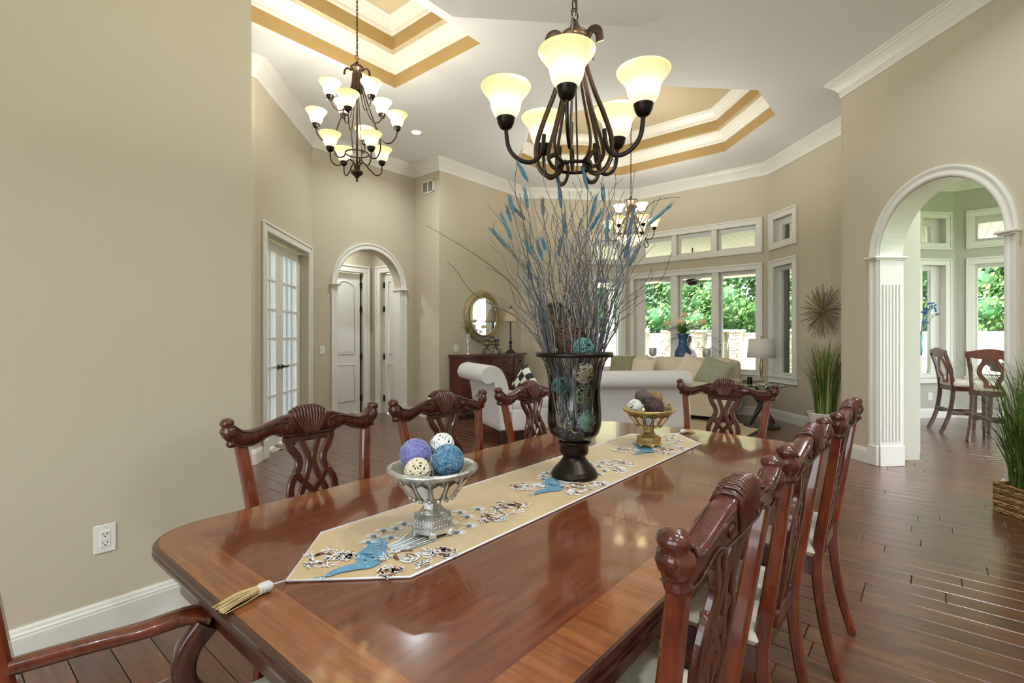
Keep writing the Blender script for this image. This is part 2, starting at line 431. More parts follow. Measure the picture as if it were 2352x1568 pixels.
def tray(poly, nm):
    b = MB()
    def ring(pa, za, pb, zb, mi):
        n = len(pa)
        for i in range(n):
            j = (i + 1) % n
            b.add([(pa[i][0], pa[i][1], za), (pa[j][0], pa[j][1], za), (pb[j][0], pb[j][1], zb), (pb[i][0], pb[i][1], zb)], [(0, 1, 2, 3)], mi)
    z = ZC
    for k in range(2):
        p1 = inset(poly, .165)
        ring(poly, z, poly, z + .31, 0); z += .31
        ring(poly, z - .02, p1, z - .02, 1)
        poly = p1; z -= .02
    b.add([(x, y, z) for x, y in poly], [tuple(range(len(poly)))], 1)
    o = b.build(nm, ['tray_tan', 'tray_tan_light'], ceil); return o
def sweep_trim(name, pts, prof, m='white_trim', closed=False, parent=None, flip=1):
    """pts: plan polyline with the room on its left; prof: (offset into room, z)"""
    n = len(pts); offs = []
    for i in range(n):
        p1 = Vector(pts[i]); p0 = Vector(pts[i - 1]) if (closed or i > 0) else None; p2 = Vector(pts[(i + 1) % n]) if (closed or i < n - 1) else None
        na = nc = None
        if p0 is not None: a = (p1 - p0).normalized(); na = Vector((-a[1], a[0])) * flip
        if p2 is not None: c = (p2 - p1).normalized(); nc = Vector((-c[1], c[0])) * flip
        if na is None: k = nc
        elif nc is None: k = na
        else: k = (na + nc); k = k * (2 / k.length_squared)
        offs.append(k)
    b = MB(); m_ = len(prof); vs = []
    for i in range(n):
        for o, z in prof: vs.append((pts[i][0] + offs[i][0] * o, pts[i][1] + offs[i][1] * o, z))
    fs = []
    for i in range(n if closed else n - 1):
        j = (i + 1) % n
        for q in range(m_ - 1): fs.append((i * m_ + q, j * m_ + q, j * m_ + q + 1, i * m_ + q + 1))
    b.add(vs, fs, 0, False)
    if not closed: b.add(vs[:m_], [tuple(range(m_))]); b.add(vs[-m_:], [tuple(reversed(range(m_)))])
    o = b.build(name, m, parent)
    if parent is None: struct(o)
    return o
def crown_prof(z1, s=1.0):
    P = [(0, -.18), (.014, -.18), (.02, -.172), (.022, -.15), (.022, -.125), (.034, -.112), (.04, -.10), (.06, -.075), (.088, -.045), (.10, -.04), (.106, -.026), (.122, -.018), (.128, -.012), (.128, 0), (0, 0)]
    return [(o * s, z1 + z * s) for o, z in P]
for poly, nm in ((OCT, 'tray_octagon'), (SQ, 'tray_square')):
    tray(poly, nm)
    z = ZC
    p = poly
    for k in range(2):
        sweep_trim('tray_crown', p, crown_prof(z + .29, .82), closed=True, parent=ceil)
        p = inset(p, .165); z += .29
# dropped ceiling over the dining end
DC = [(-2.7, -3.6), (.77, -3.6), (.77, 2.53), (-.22, 3.53), (-1.715, 3.53), (-2.7, 2.53)]
b = MB(); b.prism(DC, 3.63, 4.04); struct(b.build('ceiling_dining', 'ceiling_paint'))
b = MB(); _q = Bp(4.6, .22); b.prism([Bp(.12, .22), _q, (3.8, _q[1]), (3.8, N2Y + .1), (-.28, N2Y + .1), (-.28, 6.9)], 3.75, 3.85); struct(b.build('ceiling_nook', 'ceiling_paint'))
b = MB(); b.box((-2.2, 2.9, 5.0), (10.5, 14.5, .12)); struct(b.build('roof_sky_block', 'ceiling_paint'))  # unseen slab added to stop sky light leaking in above the trays

# crown moulding and baseboards (room on the left of each run)
B1 = (B0[0] + 4.4 * R2, B0[1] - 4.4 * R2)
run = [B1, B0, RC, W4P, (-4.38, 8.75), W2P, (-5.88, 5.22), (-6.5, 5.22), F1, F0, (-5.2, -3.6)]
sweep_trim('trim_1', run, crown_prof(ZC))
sweep_trim('trim_2', [(3.6, N2Y), (N2X0, N2Y), N1P, (NX, NY0)], crown_prof(3.75, .9))
BASE = [(0, .15), (.006, .15), (.010, .142), (.012, .132), (.016, .126), (.016, .118), (.0185, .112), (.0185, .0), (0, 0)]
def baseboard(name, pts): return sweep_trim(name, pts, BASE)
def onl(P, d, t): return (P[0] + d[0] * t, P[1] + d[1] * t)
baseboard('baseboard_left', [(-2.95, 1.11), (-2.7, 1.11), (-2.7, -3.6)])
baseboard('baseboard_bay', [onl(B0, BD, .38), B0, RC, W4P, (-4.38, 8.75), W2P, (-5.88, 5.22), (-6.5, 5.22), (-6.5, 5.06)])
baseboard('baseboard_right', [B1, onl(B0, BD, 1.75)])
baseboard('baseboard_foyer', [onl(F0, FD, .165), F0, (-5.2, -3.6)])
baseboard('baseboard_hall_arch', [(-6.5, 3.745), F1])
baseboard('baseboard_nook', [(3.6, N2Y), (N2X0, N2Y), N1P, (NX, NY0), Bp(.18, .63), Bp(.18, .25)])
baseboard('baseboard_hall', [(-6.66, 5.02), (-6.68, 5.02)])

# ---------------------------------------------------------------- windows
WN = iter(range(1, 60))
def casing_rect(b, c, w=.105, y1=.022, bottom=True):
    t0, t1, z0, z1 = c
    def bar(ta, tb, za, zb): b.box((-(ta + tb) / 2, y1 / 2, (za + zb) / 2), (abs(tb - ta), y1, abs(zb - za)), None, 0, .004)
    e = .03
    zb0 = z0 + w if bottom else z0
    L_ = [(t0 + e, t0 + w, zb0, z1 - w), (t1 - w, t1 - e, zb0, z1 - w), (t0 + e, t1 - e, z1 - w, z1 - e)]
    if bottom: L_.append((t0 + e, t1 - e, z0 + e, z0 + w))
    for r_ in L_: bar(*r_)
    # raised outer back-band
    L_ = [(t0, t0 + e, z0 + (e if bottom else 0), z1 - e), (t1 - e, t1, z0 + (e if bottom else 0), z1 - e), (t0, t1, z1 - e, z1)]
    if bottom: L_.append((t0, t1, z0, z0 + e))
    for ta, tb, za, zb in L_:
        b.box((-(ta + tb) / 2, y1 / 2 + .006, (za + zb) / 2), (abs(tb - ta), y1 + .012, abs(zb - za)), None, 0, .005)
def window(P, td, spec, low, dp=.13, wdt=.105):
    M = wframe(P, td); panes, g0, g1, c = spec
    h = hole_of(c, low) if True else None
    b = MB(); t0, t1, z0, z1 = h
    # jamb lining
    k = .012
    for ta, tb, za, zb in ((t0, t0 + k, z0, z1), (t1 - k, t1, z0, z1), (t0, t1, z1 - k, z1), (t0, t1, z0, z0 + k)):
        b.box((-(ta + tb) / 2, -.075, (za + zb) / 2), (tb - ta, .15, zb - za))
    root = b.build('window_%d' % next(WN), 'white_trim'); struct(root); root.matrix_world = M
    b = MB(); casing_rect(b, c, wdt, bottom=not low); b.build('casing', 'white_trim', root)
    # sash: everything of the hole that is not glass
    b = MB(); xs = [t0] + [v for p in panes for v in p] + [t1]
    for i in range(0, len(xs), 2):
        if xs[i + 1] - xs[i] > .004: b.box((-(xs[i] + xs[i + 1]) / 2, -dp + .005, (z0 + z1) / 2), (xs[i + 1] - xs[i], .05, z1 - z0), None, 0, .004)
    for p in panes:
        for za, zb in ((z0, g0), (g1, z1)): b.box((-(p[0] + p[1]) / 2, -dp + .005, (za + zb) / 2), (p[1] - p[0], .05, zb - za), None, 0, .004)
        e = .022                                        # glazing bead standing proud of the sash
        for ta, tb, za, zb in ((p[0] - e, p[0], g0 - e, g1 + e), (p[1], p[1] + e, g0 - e, g1 + e), (p[0], p[1], g1, g1 + e), (p[0], p[1], g0 - e, g0)):
            b.box((-(ta + tb) / 2, -dp + .035, (za + zb) / 2), (tb - ta, .018, zb - za), None, 0, .004)
    if len(panes) > 1:                                  # wide mullion boards
        for i in range(len(panes) - 1):
            a, bb = panes[i][1], panes[i + 1][0]
            b.box((-(a + bb) / 2, -.05, (z0 + z1) / 2), (abs(bb - a) - .07, .11, z1 - z0), None, 0, .006)
    b.build('sash', 'white_trim', root)
    for p in panes:
        q = MB(); q.box((-(p[0] + p[1]) / 2, -dp, (g0 + g1) / 2), (p[1] - p[0], .006, g1 - g0)); q.build('pane', 'window_glass', root)
    b = MB()                                            # brown clad exterior frame
    for ta, tb, za, zb in ((t0 - .02, t0 + .03, z0, z1), (t1 - .03, t1 + .02, z0, z1), (t0, t1, z1 - .03, z1 + .02), (t0, t1, z0 - .02, z0 + .03)):
        b.box((-(ta + tb) / 2, -.215, (za + zb) / 2), (tb - ta, .09, zb - za))
    b.build('exterior_frame', 'bronze_ext', root)
    if low:
        b = MB(); b.box((-(c[0] + c[1]) / 2, -.02, c[2] + .085), (c[1] - c[0] + .05, .12, .026), None, 0, .006)
        b.box((-(c[0] + c[1]) / 2, .012, c[2] + .038), (c[1] - c[0] + .01, .024, .07), None, 0, .006)
        b.box((-(c[0] + c[1]) / 2, .02, c[2] - .002), (c[1] - c[0] + .02, .04, .018), None, 0, .005)
        b.build('sill', 'white_trim', root)
        for p in panes:
            b = MB(); b.box((-(p[0] + p[1]) / 2 , -dp + .05, g0 - .055), (.09, .022, .02), None, 0, .004); b.box((-(p[0] + p[1]) / 2 + .03, -dp + .066, g0 - .053), (.012, .02, .012)); b.build('crank', 'plastic_white', root)
            b = MB(); b.box((-(p[1] + .03), -dp + .05, (g0 + g1) / 2 + .1), (.014, .02, .05), None, 0, .003); b.build('latch', 'plastic_white', root)
    return root
window((0, 8.75), (1, 0), W3low, 1); window((0, 8.75), (1, 0), W3top, 0)
window(W4P, W4D, W4low, 1); window(W4P, W4D, W4top, 0)
window(W2P, W2D, W2low, 1); window(W2P, W2D, W2top, 0)
for sp, lo in ((N1low, 1), (N1top, 0)):
    r = window(N1P, N1D, (sp[0], sp[1], sp[2], (-.05, .56, sp[3][2], sp[3][3])), lo)
window((0, N2Y), (1, 0), N2low, 1); window((0, N2Y), (1, 0), N2top, 0)

# ---------------------------------------------------------------- arches: casing, capitals, pilasters
def arch_trim(name, P, td, A, th, flutes=False):
    M = wframe(P, td); tc, r, zs = A
    root = MB()
    prof = [(0, 0), (0, .012), (.012, .022), (.03, .022), (.038, .016), (.06, .016), (.068, .026), (.085, .03), (.095, .03), (.095, 0)]   # (outwards, proud)
    N = 40; vs = []; fs = []; m = len(prof)
    for k in range(N + 1):
        a = PI * k / N
        for o, y in prof: vs.append((-(tc - (r + o) * math.cos(a)), y, zs + (r + o) * math.sin(a)))
    for k in range(N):
        for q in range(m - 1): fs.append((k * m + q, k * m + q + 1, (k + 1) * m + q + 1, (k + 1) * m + q))
    root.add(vs, fs, 0, True)
    o = root.build(name, 'white_trim'); struct(o); o.matrix_world = M
    for s in (-1, 1):
        e = tc + s * r
        b = MB()
        vs = []; fs = []
        for z in (.20, zs - .015):
            for oo, y in prof: vs.append((-(e + s * oo), y, z))
        for q in range(m - 1): fs.append((q, q + 1, m + q + 1, m + q))
        b.add(vs, fs)
        b.box((-(e + s * .05), .018, .10), (.118, .036, .20), None, 0, .006)
        b.build('casing', 'white_trim', o)
        b = MB(); b.box((-(e + s * .04), -th / 2 + .02, zs), (.15, th + .1, .022), None, 0, .006); b.box((-(e + s * .04), -th / 2 + .015, zs - .018), (.125, th + .07, .016), None, 0, .004)
        b.build('capital', 'white_trim', o)
        b = MB(); w_ = .012                                   # jamb panel with flutes
        b.box((-(e - s * w_ / 2), -th / 2, (zs - .02) / 2), (w_, th, zs - .02))
        if flutes:
            n = 6
            for i in range(n):
                y = -th + (i + .5) * th * .84 / n + th * .08
                b.box((-(e - s * (w_ + .004)), y, 1.02), (.010, th * .84 / n * .62, 1.55), None, 0, .004)
            b.box((-(e - s * (w_ + .006)), -th / 2, .10), (.014, th + .012, .20), None, 0, .004)
        b.build('jamb', 'white_trim', o)
    n = 30; b = MB()
    arc = [(-(tc - (r - .004) * math.cos(PI * k / n)), zs + (r - .004) * math.sin(PI * k / n)) for k in range(n + 1)]
    for k in range(n): b.add([(arc[k][0], 0, arc[k][1]), (arc[k + 1][0], 0, arc[k + 1][1]), (arc[k + 1][0], -th, arc[k + 1][1]), (arc[k][0], -th, arc[k][1])], [(0, 1, 2, 3)], 0, True)
    b.build('soffit', 'white_trim' if flutes else 'wall_paint', o)
    return o
arch_trim('trim_3', B0, BD, ARB, .25, True)
arch_trim('trim_4', (-6.5, 0), (0, 1), ARL, .16, False)

# ---------------------------------------------------------------- french doors
M = wframe(F0, FD)
def arr(name, root, t, y, z, d, m, bev=.004): b = MB(); b.box((-t, y, z), d, None, 0, bev); return b.build(name, m, root)
b = MB(); casing_rect(b, (.165, 1.775, 0, 2.495), .10, bottom=False)
b.box((-.225, .018, .1), (.12, .036, .2), None, 0, .005); b.box((-1.715, .018, .1), (.12, .036, .2), None, 0, .005)
o = b.build('trim_5', 'white_trim'); struct(o); o.matrix_world = M
for k, (ta, tb) in enumerate(((.27, .97), (.975, 1.675))):
    y = -.135; st = .10
    b = MB(); zt = 2.375
    gx0, gx1, gz0, gz1 = ta + st, tb - st, .26, zt - .11
    b.box((-(ta + st / 2), y, zt / 2 + .01), (st, .045, zt - .02), None, 0, .003); b.box((-(tb - st / 2), y, zt / 2 + .01), (st, .045, zt - .02), None, 0, .003)
    b.box((-(ta + tb) / 2, y, .14), (tb - ta - 2 * st, .045, .24)); b.box((-(ta + tb) / 2, y, zt - .055), (tb - ta - 2 * st, .045, .11))
    d = b.build('door_%d' % (k + 1), 'white_door'); struct(d); d.matrix_world = M
    nc, nr = 3, 6; pw = (gx1 - gx0) / nc; ph = (gz1 - gz0) / nr
    for i in range(1, nc): arr('muntin', d, gx0 + pw * i, y, (gz0 + gz1) / 2, (.024, .034, gz1 - gz0), 'white_door')
    for j in range(1, nr): arr('muntin', d, (gx0 + gx1) / 2, y, gz0 + ph * j, (gx1 - gx0, .036, .024), 'white_door')
    for i in range(nc):
        for j in range(nr): arr('pane', d, gx0 + pw * (i + .5), y, gz0 + ph * (j + .5), (pw - .02, .008, ph - .02), 'frosted_pane', 0)
    b = MB(); hx = tb - .05 if k == 0 else ta + .05; s = -1 if k == 0 else 1
    b.lathe([(.0, 0), (.028, 0), (.03, .006), (.024, .012), (.012, .016), (.010, .05), (0, .05)], 16, M=Matrix.Translation((-hx, y + .022, .92)) @ Matrix.Rotation(-PI / 2, 4, 'X'))
    b.tube(spline([(-hx, y + .066, .92), (-(hx + s * .04), y + .07, .922), (-(hx + s * .08), y + .066, .914), (-(hx + s * .115), y + .06, .924)]), .009, 8)
    b.build('handle', 'black_iron', d)

# ---------------------------------------------------------------- hall doors
def panel_door(name, P, td, t0, t1, ht, y, hinge, knob_t, arched=True):
    M = wframe(P, td); b = MB()
    b.box((-(t0 + t1) / 2, y, ht / 2 + .005), (t1 - t0, .04, ht - .01), None, 0, .003)
    d = b.build(name, 'white_door'); struct(d); d.matrix_world = M
    w = t1 - t0; m_ = .11
    for z0, z1, arch in ((.22, .82, False), (1.0, ht - .14, arched)):
        pts = [(t0 + m_, z0), (t1 - m_, z0)]
        if arch:
            n = 10; rise = .08
            for i in range(n + 1):
                u = 1 - i / n; pts.append((t0 + m_ + (w - 2 * m_) * u, z1 - rise + rise * math.sin(PI * u)))
        else: pts += [(t1 - m_, z1), (t0 + m_, z1)]
        p = MB(); loop = [(-a, y + .022, z) for a, z in pts]
        p.tube(loop, .010, 6, closed=True)
        ins = [(-(lerp(a, (t0 + t1) / 2, .16)), y + .024, lerp(z, (z0 + z1) / 2, .05)) for a, z in pts]
        p.add(ins, [tuple(range(len(ins)))])
        p.build('panel', 'white_door', d)
    for z in (.25, .95, 1.75, 2.15)[:4]:
        q = MB(); q.box((-hinge, y + .02, z), (.035, .03, .10), None, 0, .004); q.build('hinge', 'black_iron', d)
    if knob_t:
        q = MB(); q.lathe([(0, 0), (.03, 0), (.03, .008), (.012, .012), (.01, .035), (.026, .04), (.03, .055), (.022, .07), (0, .072)], 14, M=Matrix.Translation((-knob_t, y + .02, .94)) @ Matrix.Rotation(-PI / 2, 4, 'X')); q.build('knob', 'black_iron', d)
    return d
panel_door('door_3', (-7.35, 0), (0, 1), 4.23, 4.80, 2.34, -.07, 4.812, 4.33)
b = MB(); b.box((-4.818, -.085, 1.17), (.02, .05, 2.34)); o = b.build('hinge_gap_shade', 'slot_black', bpy.data.objects['door_3'])  # black strip stands in for the shade in the hinge-side gap
panel_door('door_4', (0, 5.02), (1, 0), -7.06, -6.72, 2.34, -.06, -7.075, None, False)
for nm, P, td, c in (('trim_6', (-7.35, 0), (0, 1), (4.11, 4.945, 0, 2.47)), ('trim_7', (0, 5.02), (1, 0), (-7.24, -6.66, 0, 2.47))):
    b = MB(); casing_rect(b, c, .115, bottom=False); b.box((-(c[1] - .06), .018, .1), (.13, .036, .2)); b.box((-(c[0] + .06), .018, .1), (.13, .036, .2))
    o = b.build(nm, 'white_trim'); struct(o); o.matrix_world = wframe(P, td)

# ---------------------------------------------------------------- floor planks
b = MB(); b.box((-2.0, 4.2, -.06), (13.5, 17, .08)); floor = b.build('floor', 'floor_gap'); struct(floor)
CA, SA = math.cos(YAW), math.sin(YAW)
def px(x, y, z):
    d = -x * SA + y * CA
    if d < .15: return None
    l = x * CA + y * SA
    return 1176 + 1147 * l / d, 775 + 1147 * (1.27 - z) / d
rnd = random.Random(3)
planks = []
PW = .127
row = 0; y = -1.4
while y < 11.0:
    x = -8.4 - rnd.random(); row += 1
    while x < 3.6:
        L = rnd.choice((.45, .6, .75, .9, 1.05, 1.2, 1.35))
        x1 = min(x + L, 3.8)
        if y > 7.1 and x < -.3 < x1: x1 = -.3
        # inside the house, roughly
        cx, cy = (x + x1) / 2, y
        inside = cx > -8.0 and not (cy > 8.8 and cx < -.6) and not (cx < -6.0 and (cy > 5.4 or cy < 3.2)) and not (cx + cy > 7.0 and cx < -.4) and not (cx > -.4 and cx + cy > 6.7 and cx < -.2 and cy < 6.9)
        if inside: planks.append((x, x1, y, y + PW))
        x = x1
    y += PW
def area(p):
    best = 0; q = []
    n = 5
    for i in range(n):
        for j in (0, 1):
            r = px(lerp(p[0], p[1], i / (n - 1)), p[2 + j], 0)
            q.append(r)
    vis = [r for r in q if r and 0 < r[0] < 2352 and 880 < r[1] < 1568]
    if not vis: return 0
    # the parts the table hides do not count
    cx, cy = (p[0] + p[1]) / 2, (p[2] + p[3]) / 2
    d = max(.3, -cx * SA + cy * CA)
    hid = 1.0
    for i in range(n):
        r = px(lerp(p[0], p[1], i / (n - 1)), p[2], 0)
    return len(vis) / len(q) * (p[1] - p[0]) * PW / d ** 3
planks.sort(key=area, reverse=True)
def plank_geo(b, p, tone):
    g = .0012; x0, x1, y0, y1 = p; k = .0024; dz = rnd.uniform(-.0006, .0006)
    vs = [(x0 + g, y0 + g, -.02), (x1 - g, y0 + g, -.02), (x1 - g, y1 - g, -.02), (x0 + g, y1 - g, -.02),
          (x0 + g, y0 + g, -k + dz), (x1 - g, y0 + g, -k + dz), (x1 - g, y1 - g, -k + dz), (x0 + g, y1 - g, -k + dz),
          (x0 + g + k, y0 + g + k, dz), (x1 - g - k, y0 + g + k, dz), (x1 - g - k, y1 - g - k, dz), (x0 + g + k, y1 - g - k, dz)]
    fs = [(0, 1, 5, 4), (1, 2, 6, 5), (2, 3, 7, 6), (3, 0, 4, 7), (4, 5, 9, 8), (5, 6, 10, 9), (6, 7, 11, 10), (7, 4, 8, 11), (8, 9, 10, 11)]
    b.add(vs, fs); b.tone += [tone] * 9
def set_tone(me, tones):
    ca = me.color_attributes.new('tone', 'FLOAT_COLOR', 'CORNER')
    i = 0
    data = []
    for p, t in zip(me.polygons, tones): data += list(t) * p.loop_total
    ca.data.foreach_set('color', data)
def rtone():
    v = rnd.uniform(.80, 1.18); return (v * rnd.uniform(.97, 1.03), v * rnd.uniform(.95, 1.04), v * rnd.uniform(.92, 1.05), 1)
for p in planks[:300]:
    b = MB(); plank_geo(b, p, rtone()); o = b.build('plank', 'floor_wood', floor); set_tone(o.data, b.tone)
b = MB()
for p in planks[300:]: plank_geo(b, p, rtone())
o = b.build('plank_field', 'floor_wood', floor); set_tone(o.data, b.tone); o['kind'] = 'stuff'

# ---------------------------------------------------------------- recessed ceiling cans: one seen, the rest added as fill light
def can(x, y, z, label, power=CAN_POWER * .5):
    t = thing('recessed_light', label, 'ceiling light', (x, y, z), group='recessed ceiling lights')
    b = MB(); b.lathe([(.062, .0), (.075, -.006), (.088, -.004), (.09, 0)], 24, cap=False); b.build('trim_ring', 'plastic_white', t)
    b = MB(); b.lathe([(.0, -.002), (.062, -.002)], 24, cap=False); b.build('lens', 'can_light', t)
    ld = bpy.data.lights.new('can_lamp', 'AREA'); ld.shape = 'DISK'; ld.size = .12; ld.energy = power; ld.color = (.92, .98, 1.0); ld.spread = math.radians(150)
    lo = bpy.data.objects.new('can_lamp', ld); COL.objects.link(lo); lo.parent = t; lo.location = (0, 0, -.01)
    return t
can(-6.95, 4.2, 3.0, 'added fill light in the hall ceiling behind the small arch', 7)  # out-of-view can added to brighten the hall
can(-5.354, 4.342, ZC, 'lit recessed ceiling light between the foyer chandelier and the hall arch')

for x, y, z, pw, lab in ((.3, .3, 3.63, 6, 'added fill light in the dining ceiling to the right of the camera'),
                     (.3, 1.9, 3.63, 16, 'added fill light in the dining ceiling above the right row of chairs'), (1.6, 1.0, ZC, 24, 'added fill light in the dining ceiling nearest the right-hand wall'), (-.9, -1.8, 3.63, 14, 'added fill light in the dining ceiling behind the camera'),
                     (-.3, 4.25, ZC, 12, 'added fill light in the main ceiling close to the wall with the big arch'), (1.3, -1.6, ZC, 14, 'added fill light in the dining ceiling behind the camera on the right'), (-3.9, .6, ZC, 15, 'added fill light in the foyer ceiling near the entry'), (-3.9, -1.6, ZC, 20, 'added fill light in the foyer ceiling farthest from the tray'),
                     (.9, 6.6, 3.75, 22, 'added fill light in the passage ceiling behind the big arch'), (2.2, 8.6, 3.75, 14, 'added fill light in the nook ceiling on the right')):
    can(x, y, z, lab, pw)  # out-of-frame cans added to fill the rooms with light
# ================================================================ DINING TABLE
TX, TY0, TY1, TW = -.975, .36, 2.72, .585
t = thing('dining_table', 'long polished mahogany dining table with banded top and moulded edge', 'table', (TX, 0, 0))
def outline(w, y0, y1, r, bow=.035, n=8):
    pts = []
    def arc(cx, cy, a0):
        for i in range(n + 1):
            a = a0 + PI / 2 * i / n; pts.append((cx + r * math.cos(a), cy + r * math.sin(a)))
    arc(-w + r, y0 + r, PI); 
    arc(w - r, y0 + r, 1.5 * PI)
    arc(w - r, y1 - r, 0)
    m = 6
    for i in range(1, m): pts.append((lerp(w - r, -w + r, i / m), y1 + bow * math.sin(PI * i / m)))
    arc(-w + r, y1 - r, PI / 2)
    return pts
OUT = outline(TW - .012, TY0 + .012, TY1 - .012, .13)
def clip(poly, y0, y1):
    for s, lim in ((1, y0), (-1, y1)):
        out = []
        for i in range(len(poly)):
            a, c = poly[i - 1], poly[i]
            ia, ic = s * (a[1] - lim) >= 0, s * (c[1] - lim) >= 0
            if ia != ic:
                k = (lim - a[1]) / (c[1] - a[1]); out.append((lerp(a[0], c[0], k), lim))
            if ic: out.append(c)
        poly = out
    return poly
def clipx(poly, x0, x1): return [(q[1], q[0]) for q in clip([(p[1], p[0]) for p in poly], x0, x1)]
ZT = .765
seams = [TY0, 1.265, 1.735, TY1 + .06]
for k in range(3):
    a, c = seams[k], seams[k + 1]
    pc = clip(OUT, a + (.0009 if k else -1), c - (.0009 if k < 2 else -1))
    b = MB(); bw = .105
    ya = TY0 + bw if k == 0 else a + .0009; yb = TY1 - bw + .012 if k == 2 else c - .0009
    ctr = clipx(clip(pc, ya, yb), -TW + bw, TW - bw)
    side_l = clipx(clip(pc, ya, yb), -9, -TW + bw); side_r = clipx(clip(pc, ya, yb), TW - bw, 9)
    b.prism(ctr, ZT - .02, ZT, 0)
    b.prism(side_l, ZT - .02, ZT, 2); b.prism(side_r, ZT - .02, ZT, 2)
    if k == 0: b.prism(clip(pc, -9, ya), ZT - .02, ZT, 1)
    if k == 2: b.prism(clip(pc, yb, 9), ZT - .02, ZT, 1)
    b.build('tabletop_leaf', ['table_center', 'table_band', 'table_band'], t)
def ring_trim(b, loops):
    n = len(loops[0][0])
    for (pa, za), (pb, zb) in zip(loops[:-1], loops[1:]):
        b.add([(x, y, za) for x, y in pa] + [(x, y, zb) for x, y in pb], [(i, (i + 1) % n, n + (i + 1) % n, n + i) for i in range(n)], 0, False)
b = MB(); L = []
for off, z in ((0, ZT - .0005), (.006, ZT - .001), (.011, ZT - .005), (.012, ZT - .010), (.008, ZT - .013), (.008, ZT - .016), (.012, ZT - .019), (.012, ZT - .026), (.004, ZT - .030), (.004, ZT - .033), (-.004, ZT - .040), (-.02, ZT - .046), (-.05, ZT - .046)): L.append((inset(OUT, -off), z))
ring_trim(b, L); b.build('edge_moulding', 'table_edge', t)
b = MB(); L = []
for off, z in ((-.045, ZT - .03), (-.045, ZT - .055), (-.03, ZT - .060), (-.028, ZT - .072), (-.045, ZT - .08), (-.045, ZT - .13), (-.05, ZT - .135), (-.1, ZT - .135)): L.append((inset(OUT, -off), z))
ring_trim(b, L); b.build('apron', 'mahogany', t)
for sx in (-1, 1):
    for yy in (TY0 + .32, TY1 - .32):
        b = MB(); b.lathe([(.045, 0), (.05, .03), (.03, .06), (.028, .1), (.05, .2), (.06, .34), (.045, .46), (.035, .5), (.05, .53), (.05, .64)], 16, (sx * .38, yy, 0)); b.build('leg', 'mahogany', t)

